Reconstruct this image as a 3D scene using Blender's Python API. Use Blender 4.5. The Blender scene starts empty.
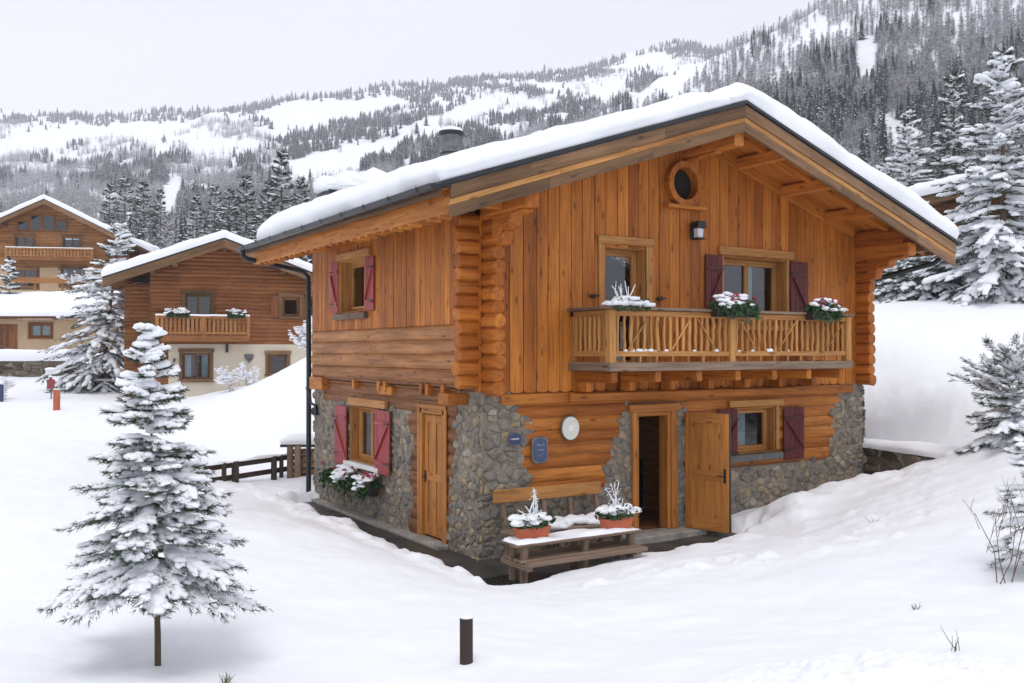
import bpy, bmesh, math, random
import numpy as np
from mathutils import Vector, Matrix

random.seed(11)
R = np.random.default_rng(11)
scene = bpy.context.scene
COL = scene.collection
rad = math.radians

# ------------------------------------------------------------------ camera model
F = 935.0; CX, CY, HOR = 512.0, 341.5, 352.0
YAW = math.atan2(2000.0 - CX, F)
PIT = math.atan((HOR - CY) / F)
RIGHT = np.array([math.sin(YAW), -math.cos(YAW), 0.0])
FH = np.array([math.cos(YAW), math.sin(YAW), 0.0])
UPV = np.array([0, 0, 1.0])
FWD = FH * math.cos(PIT) + UPV * math.sin(PIT)
CUP = UPV * math.cos(PIT) - FH * math.sin(PIT)
CAM = np.array([-7.194, -12.368, 3.22])

def ray(px, py):
    return FWD + RIGHT * (px - CX) / F + CUP * (CY - py) / F
def at(px, py, D):
    d = ray(px, py); return CAM + d * (D / (d @ FH))
def proj(p):
    q = np.asarray(p, float) - CAM; z = q @ FWD
    return CX + F * (q @ RIGHT) / z, CY - F * (q @ CUP) / z, z

# ------------------------------------------------------------------ small numpy noise
def _h(ix, iy, s):
    n = (ix.astype(np.int64) * 374761393 + iy.astype(np.int64) * 668265263 + s * 974711) & 0x7fffffff
    n = ((n ^ (n >> 13)) * 1274126177) & 0x7fffffff
    return ((n ^ (n >> 16)) & 0xffff) / 65535.0
def vnoise(x, y, s=0):
    x = np.asarray(x, float); y = np.asarray(y, float)
    ix = np.floor(x); iy = np.floor(y); fx = x - ix; fy = y - iy
    fx = fx * fx * fx * (fx * (fx * 6 - 15) + 10); fy = fy * fy * fy * (fy * (fy * 6 - 15) + 10)
    a = _h(ix, iy, s); b = _h(ix + 1, iy, s); c = _h(ix, iy + 1, s); d = _h(ix + 1, iy + 1, s)
    return (a + (b - a) * fx) * (1 - fy) + (c + (d - c) * fx) * fy - 0.5
def fbm(x, y, o=4, s=0, g=0.5):
    r = 0; a = 1.0
    for k in range(o):
        c, sn = math.cos(0.6 * k), math.sin(0.6 * k)
        xx = (x * c - y * sn) * 2 ** k; yy = (x * sn + y * c) * 2 ** k
        r = r + a * vnoise(xx, yy, s + k * 17); a *= g
    return r
def sstep(a, b, x):
    t = np.clip((x - a) / (b - a), 0, 1); return t * t * (3 - 2 * t)

# ------------------------------------------------------------------ mesh builder
class MB:
    def __init__(s, M=None):
        s.v = []; s.g = []; s.t = []; s.fi = []; s.fl = []; s.fm = []; s.fs = []; s.n = 0; s.M = M
    def add(s, V, Fc, mi=0, gr=None, tone=0.5, smooth=False):
        V = np.asarray(V, float).reshape(-1, 3)
        if gr is None: gr = V
        flip = False
        if s.M is not None:
            A = s.M[:3, :3]; V = V @ A.T + s.M[:3, 3]; flip = np.linalg.det(A) < 0
        s.v.append(V); s.g.append(np.asarray(gr, float).reshape(-1, 3))
        s.t.append(np.full(len(V), tone) if np.isscalar(tone) else np.asarray(tone, float))
        if isinstance(Fc, np.ndarray):
            q = Fc[:, ::-1] if flip else Fc
            s.fi.append((q + s.n).ravel()); s.fl.append(np.full(len(q), q.shape[1]))
            k = len(q)
        else:
            k = len(Fc)
            for f in Fc:
                f = list(f)[::-1] if flip else list(f)
                s.fi.append(np.array(f) + s.n); s.fl.append(np.array([len(f)]))
        s.fm.append(np.full(k, mi)); s.fs.append(np.full(k, smooth)); s.n += len(V)
    def box(s, a0, a1, b0, b1, c0, c1, mi=0, tone=None, axis=None):
        V = np.array([[x, y, z] for x in (a0, a1) for y in (b0, b1) for z in (c0, c1)], float)
        Fc = np.array([[0, 1, 3, 2], [4, 6, 7, 5], [0, 4, 5, 1], [2, 3, 7, 6], [0, 2, 6, 4], [1, 5, 7, 3]])
        d = [abs(a1 - a0), abs(b1 - b0), abs(c1 - c0)]
        ax = int(np.argmax(d)) if axis is None else axis
        o = [ax] + [k for k in range(3) if k != ax]
        gr = V[:, o] + R.uniform(0, 50, 3)
        s.add(V, Fc, mi, gr, R.uniform(0, 1) if tone is None else tone)
    def board(s, p0, p1, w, t, up=(0, 0, 1), mi=0, tone=None, w1=None):
        p0 = np.array(p0, float); p1 = np.array(p1, float); up = np.array(up, float)
        d = p1 - p0; L = np.linalg.norm(d); d /= L
        sd = np.cross(d, up); sd /= np.linalg.norm(sd); n = np.cross(sd, d)
        V = []; G = []
        off = R.uniform(0, 50, 3)
        for k, p in ((0, p0), (1, p1)):
            ww = w if (k == 0 or w1 is None) else w1
            for a, b in ((-1, -1), (1, -1), (1, 1), (-1, 1)):
                V.append(p + sd * a * t / 2 + n * b * ww / 2); G.append(off + [k * L, a * t / 2, b * ww / 2])
        s.add(V, np.array([[0, 3, 2, 1], [4, 5, 6, 7], [0, 1, 5, 4], [1, 2, 6, 5], [2, 3, 7, 6], [3, 0, 4, 7]]), mi, G,
              R.uniform(0, 1) if tone is None else tone)
    def prism(s, poly, d0, d1, mi=0, tone=None, gaxis=2, shear=0.0):
        """poly = list of (u, z); extruded along the second axis from d0 to d1"""
        n = len(poly)
        V = [(p[0], d0, p[1]) for p in poly] + [(p[0], d1, p[1]) for p in poly]
        Fc = [list(range(n)), list(range(2 * n - 1, n - 1, -1))]
        for i in range(n):
            j = (i + 1) % n; Fc.append([i, i + n, j + n, j])
        area = sum(poly[i][0] * poly[(i + 1) % n][1] - poly[(i + 1) % n][0] * poly[i][1] for i in range(n))
        if (area > 0) == (d1 < d0): Fc = [f[::-1] for f in Fc]
        V = np.array(V, float)
        o = [gaxis] + [k for k in range(3) if k != gaxis]
        Gv = V.copy(); Gv[:, 2] -= shear * Gv[:, 0]
        s.add(V, Fc, mi, Gv[:, o] + R.uniform(0, 50, 3), R.uniform(0, 1) if tone is None else tone)
    def tube(s, pts, rr, n=8, mi=0, tone=None, cap=True, smooth=True, wob=0.0):
        pts = np.array(pts, float); m = len(pts)
        rr = np.full(m, rr) if np.isscalar(rr) else np.array(rr, float)
        T = np.gradient(pts, axis=0); T /= np.linalg.norm(T, axis=1)[:, None] + 1e-9
        ref = np.array([0, 0, 1.0]) if abs(T[0][2]) < 0.9 else np.array([1.0, 0, 0])
        V = []; G = []; off = R.uniform(0, 50, 3); L = 0
        a = np.linspace(0, 2 * np.pi, n, endpoint=False)
        for i in range(m):
            x = np.cross(T[i], ref); x /= np.linalg.norm(x) + 1e-9; y = np.cross(x, T[i])
            if i: L += np.linalg.norm(pts[i] - pts[i - 1])
            r = rr[i] * (1 + wob * R.uniform(-1, 1, n)) if wob else np.full(n, rr[i])
            V.append(pts[i] + np.outer(np.cos(a) * r, x) + np.outer(np.sin(a) * r, y))
            G.append(np.stack([np.full(n, L), np.cos(a) * rr[i], np.sin(a) * rr[i]], 1) + off)
        V = np.concatenate(V); G = np.concatenate(G)
        i = np.arange(m - 1)[:, None] * n; k = np.arange(n)[None]; k2 = (k + 1) % n
        Q = np.stack([i + k, i + n + k, i + n + k2, i + k2], -1).reshape(-1, 4)
        tn = R.uniform(0, 1) if tone is None else tone
        s.add(V, Q, mi, G, tn, smooth)
        if cap:
            for st, fl in ((0, False), ((m - 1) * n, True)):
                idx = list(range(n)); 
                if fl: idx = idx[::-1]
                s.add(V[st:st + n], [idx], mi, G[st:st + n], tn, False)
    def grid(s, P, mi=0, smooth=True, gr=None, tone=0.5):
        a, b = P.shape[:2]
        i = np.arange(a - 1)[:, None] * b; j = np.arange(b - 1)[None]
        Q = np.stack([i + j, i + b + j, i + b + j + 1, i + j + 1], -1).reshape(-1, 4)
        s.add(P.reshape(-1, 3), Q, mi, gr, tone, smooth)
    def blobs(s, tmpl, Cn, S, Rm=None, mi=0, tone=None):
        """many displaced copies of a template: Cn (n,3), S (n,3), Rm (n,3,3)"""
        V0, F0 = tmpl; n = len(Cn)
        if n == 0: return
        V = V0[None] * S[:, None, :]
        if Rm is not None: V = np.einsum('nij,nkj->nki', Rm, V)
        V = V + Cn[:, None, :]
        Fc = (F0[None] + (np.arange(n) * len(V0))[:, None, None]).reshape(-1, F0.shape[1])
        t = R.uniform(0, 1, n) if tone is None else tone
        s.add(V.reshape(-1, 3), Fc, mi, None, np.repeat(t, len(V0)), True)
    def build(s, name, mats, parent=None, origin=None, bevel=0, seg=1):
        me = bpy.data.meshes.new(name)
        V = np.concatenate(s.v) if s.v else np.zeros((0, 3))
        if origin is None: origin = ROOT.get(root_of(parent).name, np.zeros(3)) if parent else np.zeros(3)
        origin = np.asarray(origin, float)
        fi = np.concatenate(s.fi).astype(np.int32); fl = np.concatenate(s.fl).astype(np.int32)
        me.vertices.add(len(V)); me.vertices.foreach_set('co', (V - origin).astype(np.float32).ravel())
        me.loops.add(len(fi)); me.loops.foreach_set('vertex_index', fi)
        me.polygons.add(len(fl))
        st = np.concatenate([[0], np.cumsum(fl)[:-1]]).astype(np.int32)
        me.polygons.foreach_set('loop_start', st)
        me.polygons.foreach_set('material_index', np.concatenate(s.fm).astype(np.int32))
        me.polygons.foreach_set('use_smooth', np.concatenate(s.fs).astype(bool))
        me.update(calc_edges=True)
        a = me.attributes.new('gr', 'FLOAT_VECTOR', 'POINT'); a.data.foreach_set('vector', np.concatenate(s.g).astype(np.float32).ravel())
        a = me.attributes.new('tone', 'FLOAT', 'POINT'); a.data.foreach_set('value', np.concatenate(s.t).astype(np.float32))
        for m in (mats if isinstance(mats, (list, tuple)) else [mats]): me.materials.append(m)
        o = bpy.data.objects.new(name, me); COL.objects.link(o)
        if parent: o.parent = parent
        else: o.location = origin; ROOT[o.name] = origin
        if bevel:
            b = o.modifiers.new('bevel', 'BEVEL'); b.width = bevel; b.segments = seg; b.limit_method = 'ANGLE'; b.angle_limit = rad(40)
        return o

ROOT = {}
def root_of(o):
    while o.parent: o = o.parent
    return o
def tag(o, label, cat, group=None):
    o['label'] = label; o['category'] = cat
    if group: o['group'] = group
    return o
def thing(name, loc, label, cat, group=None):
    o = bpy.data.objects.new(name, None); o.empty_display_size = 0.2
    COL.objects.link(o); o.location = tuple(loc); ROOT[o.name] = np.array(loc, float)
    return tag(o, label, cat, group)
def copy_thing(o, loc, rz=0, sc=1.0, label=None, group=None):
    def cp(x, par):
        c = x.copy(); COL.objects.link(c)
        if par: c.parent = par
        for ch in list(x.children): cp(ch, c)
        return c
    c = cp(o, None); c.location = tuple(loc); c.rotation_euler = (0, 0, rz); c.scale = (sc,) * 3 if np.isscalar(sc) else tuple(sc)
    if label: c['label'] = label
    if group: c['group'] = group
    return c
def basis(o, u, out):
    M = np.eye(4); M[:3, 0] = u; M[:3, 1] = out; M[:3, 2] = (0, 0, 1); M[:3, 3] = o; return M

def ico(sub, noise=0.0, seed=0, flat=0.0):
    bm = bmesh.new(); bmesh.ops.create_icosphere(bm, subdivisions=sub, radius=1.0)
    V = np.array([v.co[:] for v in bm.verts]); Fc = np.array([[v.index for v in f.verts] for f in bm.faces]); bm.free()
    if noise:
        k = 1 + noise * 2 * (fbm(V[:, 0] * 1.7 + 9 * seed, V[:, 1] * 1.7 + V[:, 2] * 1.3 + 5, 3, seed))
        V = V * k[:, None]
    if flat: V[:, 2] = np.where(V[:, 2] < 0, V[:, 2] * (1 - flat), V[:, 2])
    return V, Fc
ICO1 = [ico(1, .35, k, .6) for k in range(3)]
ICO2 = [ico(2, .4, k + 5, .6) for k in range(4)]
ICO3 = [ico(3, .4, k + 15, .6) for k in range(2)]

# ------------------------------------------------------------------ materials
def mat(name):
    m = bpy.data.materials.new(name); m.use_nodes = True
    nt = m.node_tree; b = nt.nodes['Principled BSDF']; return m, nt, b
def N(nt, t, **kw):
    n = nt.nodes.new(t)
    for k, v in kw.items():
        if k in n.inputs: n.inputs[k].default_value = v
        else: setattr(n, k, v)
    return n
def ramp(nt, src, stops):
    r = nt.nodes.new('ShaderNodeValToRGB'); e = r.color_ramp.elements
    while len(e) < len(stops): e.new(0.5)
    for k, (p, c) in enumerate(stops): e[k].position = p; e[k].color = (*c, 1) if len(c) == 3 else c
    nt.links.new(src, r.inputs[0]); return r
def mixc(nt, fac, a, b, mode='MIX'):
    n = nt.nodes.new('ShaderNodeMix'); n.data_type = 'RGBA'; n.blend_type = mode
    for idx, x in ((0, fac), (6, a), (7, b)):
        if isinstance(x, (int, float)): n.inputs[idx].default_value = x
        elif isinstance(x, tuple): n.inputs[idx].default_value = (*x, 1)
        else: nt.links.new(x, n.inputs[idx])
    return n.outputs[2]
def attr(nt, name, out='Vector'):
    n = nt.nodes.new('ShaderNodeAttribute'); n.attribute_name = name; return n.outputs[out]
def mapping(nt, src, sc):
    n = nt.nodes.new('ShaderNodeMapping'); n.inputs['Scale'].default_value = sc; nt.links.new(src, n.inputs[0]); return n.outputs[0]
def bump(nt, b, h, dist=0.01, st=0.6, prev=None):
    n = nt.nodes.new('ShaderNodeBump'); n.inputs['Distance'].default_value = dist; n.inputs['Strength'].default_value = st
    nt.links.new(h, n.inputs['Height'])
    if prev is not None: nt.links.new(prev, n.inputs['Normal'])
    nt.links.new(n.outputs[0], b.inputs['Normal']); return n.outputs[0]

def wood(name, lo, hi, dark, rough=0.55, grain=26, knots=True, grime=0.35, spec=0.3, var=1.0):
    m, nt, b = mat(name); L = nt.links.new
    gr = attr(nt, 'gr'); tone = attr(nt, 'tone', 'Fac')
    n1 = N(nt, 'ShaderNodeTexNoise', Scale=1.0, Detail=6.0, Roughness=0.65, Distortion=0.4)
    L(mapping(nt, gr, (1.3, grain, grain)), n1.inputs['Vector'])
    n2 = N(nt, 'ShaderNodeTexNoise', Scale=1.0, Detail=3.0, Roughness=0.5)
    L(mapping(nt, gr, (0.6, 5, 5)), n2.inputs['Vector'])
    c = mixc(nt, tone, lo, hi)
    g = ramp(nt, n1.outputs[0], [(0.34, (0.50, 0.46, 0.42)), (0.52, (1, 1, 1)), (0.75, (1.2, 1.2, 1.2))])
    c = mixc(nt, 0.75, c, g.outputs[0], 'MULTIPLY')
    g2 = ramp(nt, n2.outputs[0], [(0.3, dark), (0.62, (1, 1, 1))])
    c = mixc(nt, grime, c, g2.outputs[0], 'MULTIPLY')
    if knots:
        v = N(nt, 'ShaderNodeTexVoronoi', Scale=1.0); L(mapping(nt, gr, (2.2, 6.5, 6.5)), v.inputs['Vector'])
        k = ramp(nt, v.outputs['Distance'], [(0.10, (0.16, 0.08, 0.04)), (0.20, (1, 1, 1))])
        c = mixc(nt, 0.6, c, k.outputs[0], 'MULTIPLY')
    # weather: large soft patches of the finish, in world size
    tc = N(nt, 'ShaderNodeTexCoord'); n3 = N(nt, 'ShaderNodeTexNoise', Scale=0.9, Detail=3.0)
    L(tc.outputs['Object'], n3.inputs['Vector'])
    w = ramp(nt, n3.outputs[0], [(0.3, (0.72, 0.68, 0.64)), (0.65, (1.08, 1.06, 1.04))])
    c = mixc(nt, 0.6, c, w.outputs[0], 'MULTIPLY')
    L(c, b.inputs['Base Color'])
    rr = N(nt, 'ShaderNodeMapRange'); rr.inputs[3].default_value = rough + .12; rr.inputs[4].default_value = rough - .1
    L(n1.outputs[0], rr.inputs[0]); L(rr.outputs[0], b.inputs['Roughness'])
    b.inputs['Specular IOR Level'].default_value = spec
    bump(nt, b, n1.outputs[0], 0.006, 0.6)
    return m

M = {}
M['honey'] = wood('honey_larch_boards', (0.38, 0.110, 0.011), (0.67, 0.245, 0.036), (0.40, 0.26, 0.17), grime=.5)
M['soffit'] = wood('bright_soffit_boards', (0.50, 0.155, 0.024), (0.68, 0.26, 0.052), (0.5, 0.36, 0.26))
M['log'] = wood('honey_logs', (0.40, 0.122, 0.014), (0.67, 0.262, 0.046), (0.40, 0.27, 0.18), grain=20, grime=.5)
M['cornerlog'] = wood('corner_log_ends', (0.40, 0.115, 0.012), (0.61, 0.210, 0.032), (0.4, .28, .2), grain=16, knots=False)
M['pale'] = wood('pale_pine', (0.46, 0.215, 0.06), (0.60, 0.31, 0.10), (0.55, 0.42, 0.3))
M['door'] = wood('door_pine', (0.46, 0.18, 0.036), (0.58, 0.25, 0.06), (0.5, 0.36, 0.26))
M['barge'] = wood('weathered_fascia', (0.155, 0.085, 0.040), (0.30, 0.170, 0.085), (0.35, 0.3, 0.27), grime=.6)
M['grey'] = wood('grey_weathered_wood', (0.19, 0.13, 0.09), (0.30, 0.215, 0.155), (0.4, .36, .33), grime=.5)
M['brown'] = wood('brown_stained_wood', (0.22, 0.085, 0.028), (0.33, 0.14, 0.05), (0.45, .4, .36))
M['oldhoney'] = wood('greying_side_planks', (0.36, 0.145, 0.042), (0.52, 0.245, 0.09), (0.38, 0.32, 0.28), grime=.6)
M['darkwood'] = wood('dark_fence_wood', (0.045, 0.032, 0.025), (0.075, 0.055, 0.042), (0.4, .4, .4), knots=False)
M['maroon'] = wood('maroon_shutter_paint', (0.115, 0.020, 0.022), (0.15, 0.028, 0.028), (0.6, .55, .55), rough=.5, knots=False, grime=.3)
M['red'] = wood('faded_red_shutter_paint', (0.36, 0.060, 0.065), (0.44, 0.085, 0.085), (0.6, .5, .5), rough=.5, knots=False, grime=.4)
M['midwood'] = wood('russet_log_siding', (0.24, 0.085, 0.028), (0.36, 0.145, 0.052), (0.4, .32, .26))
M['farwood'] = wood('tan_log_siding', (0.34, 0.15, 0.05), (0.46, 0.225, 0.085), (0.5, .4, .32))
M['bark'] = wood('tree_bark', (0.10, 0.070, 0.045), (0.17, 0.125, 0.08), (0.4, .38, .35), grain=12, knots=False, rough=.8)
M['twig'] = wood('bare_twig_bark', (0.13, 0.075, 0.06), (0.20, 0.12, 0.10), (0.5, .5, .5), knots=False, rough=.8)
M['orange_post'] = wood('orange_stake', (0.5, 0.14, 0.07), (0.55, 0.17, 0.09), (0.6, .5, .4), knots=False)

def plain(name, c, rough=0.6, noise=0.25, sc=6.0, metal=0.0, spec=0.4, bmp=0.0):
    m, nt, b = mat(name); tc = N(nt, 'ShaderNodeTexCoord'); n = N(nt, 'ShaderNodeTexNoise', Scale=sc, Detail=5.0)
    nt.links.new(tc.outputs['Object'], n.inputs['Vector'])
    lo = tuple(x * (1 - noise) for x in c); hi = tuple(min(1, x * (1 + noise)) for x in c)
    r = ramp(nt, n.outputs[0], [(0.3, lo), (0.7, hi)]); nt.links.new(r.outputs[0], b.inputs['Base Color'])
    b.inputs['Roughness'].default_value = rough; b.inputs['Metallic'].default_value = metal
    b.inputs['Specular IOR Level'].default_value = spec
    if bmp: bump(nt, b, n.outputs[0], bmp, 0.7)
    return m
M['black_metal'] = plain('black_gutter_metal', (0.018, 0.02, 0.024), 0.4, .3, 3)
M['zinc'] = plain('grey_zinc', (0.16, 0.16, 0.165), 0.45, .35, 7, metal=.5)
M['render'] = plain('cream_render', (0.62, 0.55, 0.44), 0.85, .10, 1.3, bmp=.004)
M['tanrender'] = plain('tan_render', (0.52, 0.38, 0.24), 0.85, .10, 1.3)
M['concrete'] = plain('pale_stone_step', (0.30, 0.28, 0.25), 0.8, .3, 5, bmp=.004)
M['sill'] = plain('grey_slate_sill', (0.14, 0.135, 0.13), 0.8, .3, 8, bmp=.004)
M['wetpave'] = plain('wet_dark_paving', (0.052, 0.046, 0.042), 0.45, .5, 2.2, spec=.35, bmp=.006)
M['terracotta'] = plain('terracotta', (0.50, 0.12, 0.055), 0.6, .12, 5)
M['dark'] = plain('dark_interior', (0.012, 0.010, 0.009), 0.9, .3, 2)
M['curtain'] = plain('white_net_curtain', (0.72, 0.73, 0.75), 0.9, .05, 9)
M['blue'] = plain('slate_blue_enamel', (0.055, 0.075, 0.15), 0.3, .2, 20)
M['blue2'] = plain('dark_blue_enamel', (0.03, 0.045, 0.12), 0.3, .2, 20)
M['paleblue'] = plain('pale_blue_enamel', (0.22, 0.28, 0.40), 0.4, .2, 20)
M['white'] = plain('white_paint', (0.78, 0.78, 0.76), 0.5, .04, 10)
M['offwhite'] = plain('aged_dial', (0.66, 0.68, 0.60), 0.4, .06, 12)
M['lampglass'] = plain('frosted_lamp_glass', (0.60, 0.63, 0.66), 0.25, .05, 5)
M['redsign'] = plain('red_sign_paint', (0.26, 0.05, 0.06), 0.5, .1, 10)
M['petal'] = plain('crimson_petals', (0.36, 0.035, 0.06), 0.6, .4, 30)
M['leaf'] = plain('geranium_leaves', (0.030, 0.075, 0.022), 0.6, .5, 14)
M['rock'] = plain('dark_rock', (0.10, 0.09, 0.08), 0.85, .5, 6, bmp=.02)
M['grassdry'] = plain('dry_grass', (0.16, 0.14, 0.08), 0.8, .4, 10)
M['needle'] = plain('dark_spruce_needles', (0.026, 0.043, 0.022), 0.65, .5, 9)
M['needle2'] = plain('green_fir_needles', (0.042, 0.066, 0.030), 0.65, .45, 12)
M['hinge'] = plain('black_iron', (0.02, 0.018, 0.017), 0.5, .2, 10)

def snow(name, bs=(1.3, 9.0, 60.0), bd=(0.05, 0.010, 0.002), col=(0.86, 0.875, 0.905)):
    m, nt, b = mat(name); tc = N(nt, 'ShaderNodeTexCoord'); prev = None
    for s_, d_ in zip(bs, bd):
        n = N(nt, 'ShaderNodeTexNoise', Scale=s_, Detail=5.0, Roughness=0.55); nt.links.new(tc.outputs['Object'], n.inputs['Vector'])
        prev = bump(nt, b, n.outputs[0], d_, 0.8, prev)
    r = ramp(nt, n.outputs[0], [(0.3, tuple(x * .97 for x in col)), (0.7, col)])
    nt.links.new(r.outputs[0], b.inputs['Base Color'])
    b.inputs['Roughness'].default_value = 0.75; b.inputs['Specular IOR Level'].default_value = 0.15
    return m
M['snow'] = snow('fresh_snow', (1.3, 8.0, 45.0), (0.03, 0.006, 0.004))
M['snowfine'] = snow('powder_snow', (6.0, 30.0), (0.02, 0.006))

def stonemat(name, stops, moss=True):
    m, nt, b = mat(name); L = nt.links.new
    tone = attr(nt, 'tone', 'Fac'); r = ramp(nt, tone, stops)
    tc = N(nt, 'ShaderNodeTexCoord'); n = N(nt, 'ShaderNodeTexNoise', Scale=14.0, Detail=8.0, Roughness=0.7); L(tc.outputs['Object'], n.inputs['Vector'])
    g = ramp(nt, n.outputs[0], [(0.3, (0.45, 0.43, 0.42)), (0.52, (1, 1, 1)), (0.72, (1.35, 1.35, 1.32))])
    c = mixc(nt, 0.9, r.outputs[0], g.outputs[0], 'MULTIPLY'); L(c, b.inputs['Base Color'])
    b.inputs['Roughness'].default_value = 0.8; b.inputs['Specular IOR Level'].default_value = 0.25
    bump(nt, b, n.outputs[0], 0.02, 0.8); return m
M['stone'] = stonemat('fieldstone', [(0.0, (0.17, 0.15, 0.13)), (0.25, (0.27, 0.24, 0.20)), (0.5, (0.21, 0.19, 0.17)), (0.7, (0.31, 0.255, 0.185)), (0.85, (0.36, 0.275, 0.17)), (1.0, (0.40, 0.36, 0.31))])
M['mortar'] = plain('rough_mortar', (0.26, 0.225, 0.18), 0.9, .3, 12, bmp=.01)
M['drystone'] = stonemat('dark_dry_stone', [(0.0, (0.055, 0.045, 0.035)), (0.5, (0.12, 0.095, 0.07)), (1.0, (0.20, 0.165, 0.125))])

def glassmat():
    m, nt, b = mat('window_glass'); nt.nodes.remove(b); L = nt.links.new
    lw = N(nt, 'ShaderNodeLayerWeight', Blend=0.5); fr = N(nt, 'ShaderNodeMath', operation='POWER'); L(lw.outputs['Facing'], fr.inputs[0]); fr.inputs[1].default_value = 4.0; t = N(nt, 'ShaderNodeBsdfTransparent'); t.inputs[0].default_value = (0.72, 0.78, 0.80, 1)
    g = N(nt, 'ShaderNodeBsdfGlossy'); g.inputs['Roughness'].default_value = 0.02
    ad = N(nt, 'ShaderNodeMath', operation='ADD'); ad.inputs[1].default_value = 0.07; L(fr.outputs[0], ad.inputs[0])
    mx = N(nt, 'ShaderNodeMixShader'); L(ad.outputs[0], mx.inputs[0]); L(t.outputs[0], mx.inputs[1]); L(g.outputs[0], mx.inputs[2])
    L(mx.outputs[0], nt.nodes['Material Output'].inputs[0]); return m
M['glass'] = glassmat()

def treemat(name, c0, c1, snowamt):
    """far trees: foliage colour by tone, snow lying on the up-facing sides"""
    m, nt, b = mat(name); L = nt.links.new
    c = mixc(nt, attr(nt, 'tone', 'Fac'), c0, c1)
    geo = N(nt, 'ShaderNodeNewGeometry'); sx = N(nt, 'ShaderNodeSeparateXYZ'); L(geo.outputs['Normal'], sx.inputs[0])
    ab = N(nt, 'ShaderNodeMath', operation='ABSOLUTE'); L(sx.outputs[2], ab.inputs[0])
    n = N(nt, 'ShaderNodeTexNoise', Scale=0.7, Detail=4.0); L(geo.outputs['Position'], n.inputs['Vector'])
    s = N(nt, 'ShaderNodeMath', operation='MULTIPLY'); L(ab.outputs[0], s.inputs[0]); L(n.outputs[0], s.inputs[1])
    r = ramp(nt, s.outputs[0], [(snowamt, (0, 0, 0)), (snowamt + 0.16, (1, 1, 1))])
    c = mixc(nt, r.outputs[0], c, (0.72, 0.74, 0.78)); L(c, b.inputs['Base Color'])
    b.inputs['Roughness'].default_value = 0.85; b.inputs['Specular IOR Level'].default_value = 0.1
    return m
M['fir'] = treemat('snow_dusted_fir', (0.026, 0.033, 0.034), (0.078, 0.086, 0.085), 0.31)
M['larch'] = treemat('bare_larch', (0.12, 0.105, 0.102), (0.27, 0.24, 0.238), 0.25)

# ------------------------------------------------------------------ terrain
def P3(px, py, D):
    p = at(px, py, D); return (p[0], p[1], p[2])
ctl = [P3(*c) for c in [
    (0, 683, 6.6), (160, 666, 7.5), (330, 672, 7.3), (467, 658, 7.6), (620, 683, 6.8), (800, 672, 6.3), (960, 672, 6.2), (1024, 640, 7.0),
    (-200, 640, 8), (1250, 620, 8), (1000, 580, 9.0), (900, 590, 9.0), (730, 612, 9.0), (590, 612, 9.6), (430, 606, 9.6), (280, 590, 10), (120, 580, 10), (-100, 560, 11),
    (840, 548, 11.5), (960, 520, 12.0), (1060, 480, 13), (730, 562, 11.8), (640, 577, 11.3), (540, 594, 10.9), (470, 586, 11.0), (400, 562, 11.8), (330, 538, 13.2), (280, 517, 15),
    (220, 503, 16.5), (100, 498, 15), (-60, 480, 16), (60, 440, 22), (150, 455, 21), (203, 487, 20.2), (240, 486, 21.0), (282, 481, 22.3), (310, 474, 22.6), (-150, 430, 25),
    (20, 405, 34), (110, 400, 37), (180, 398, 38), (60, 385, 46), (0, 388, 46), (-120, 390, 44), (225, 394, 35), (262, 380, 33), (305, 362, 31), (340, 352, 31), (300, 425, 27), (318, 440, 25.5), (240, 455, 25.5), (300, 456, 24.6),
    (235, 425, 29), (190, 430, 29),
    (300, 372, 42), (210, 392, 41), (140, 393, 42), (40, 354, 60), (-60, 354, 60), (110, 352, 60),
    (905, 478, 16.6), (950, 460, 17.0), (1010, 440, 17), (885, 418, 20.9), (950, 402, 19.8), (1020, 370, 21), (900, 350, 23.2), (960, 338, 24), (880, 310, 31), (950, 303, 32), (1030, 293, 33), (1120, 300, 30), (1200, 380, 20),
    (900, 303, 40), (1020, 286, 42), (1150, 270, 45), (900, 297, 60), (1020, 292, 60), (1200, 290, 60), (700, 300, 60), (500, 335, 60), (350, 345, 60), (220, 351, 60),
]]
ctl += [(-9, -16, 1.55), (-14, -14, 1.5), (-4, -18, 1.9), (2, -18, 2.1), (-18, -20, 1.7), (-8, -24, 2.2), (10, -16, 2.6), (22, -12, 4.2), (-22, -6, 1.2), (6, -24, 2.8),
        (3, 4, 0.1), (7, 4, 0.3), (5, 9, 0.8), (9, 9, 2.2), (1, 8.5, 0.2), (-2.0, 6.5, 0.42), (-1.9, 3.5, 0.38), (-1.75, 1.0, 0.36), (-1.7, -1.0, 0.34), (-1.1, -2.5, 0.3), (0.5, -2.6, 0.34), (2.5, -2.2, 0.34), (4.0, -1.9, 0.30), (5.6, -1.1, 0.50), (7.2, -0.9, 0.62), (8.8, -0.9, 0.70), (10.0, -0.3, 0.95), (9.7, 1.6, 1.05), (9.8, 3.6, 1.2), (10.4, 5.4, 1.6)]
ctl = np.array(ctl)
def _U(r2): return np.where(r2 > 1e-12, r2 * np.log(np.maximum(r2, 1e-12)), 0)
def tps_fit(P, lam=0.06):
    n = len(P); xy = P[:, :2] / 10
    K = _U(((xy[:, None] - xy[None]) ** 2).sum(-1)) + lam * 0.02 * np.eye(n)
    A = np.zeros((n + 3, n + 3)); A[:n, :n] = K; A[:n, n] = 1; A[:n, n + 1:] = xy; A[n, :n] = 1; A[n + 1:, :n] = xy.T
    return xy, np.linalg.solve(A, np.concatenate([P[:, 2], [0, 0, 0]]))
TXY, TW = tps_fit(ctl)
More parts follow.
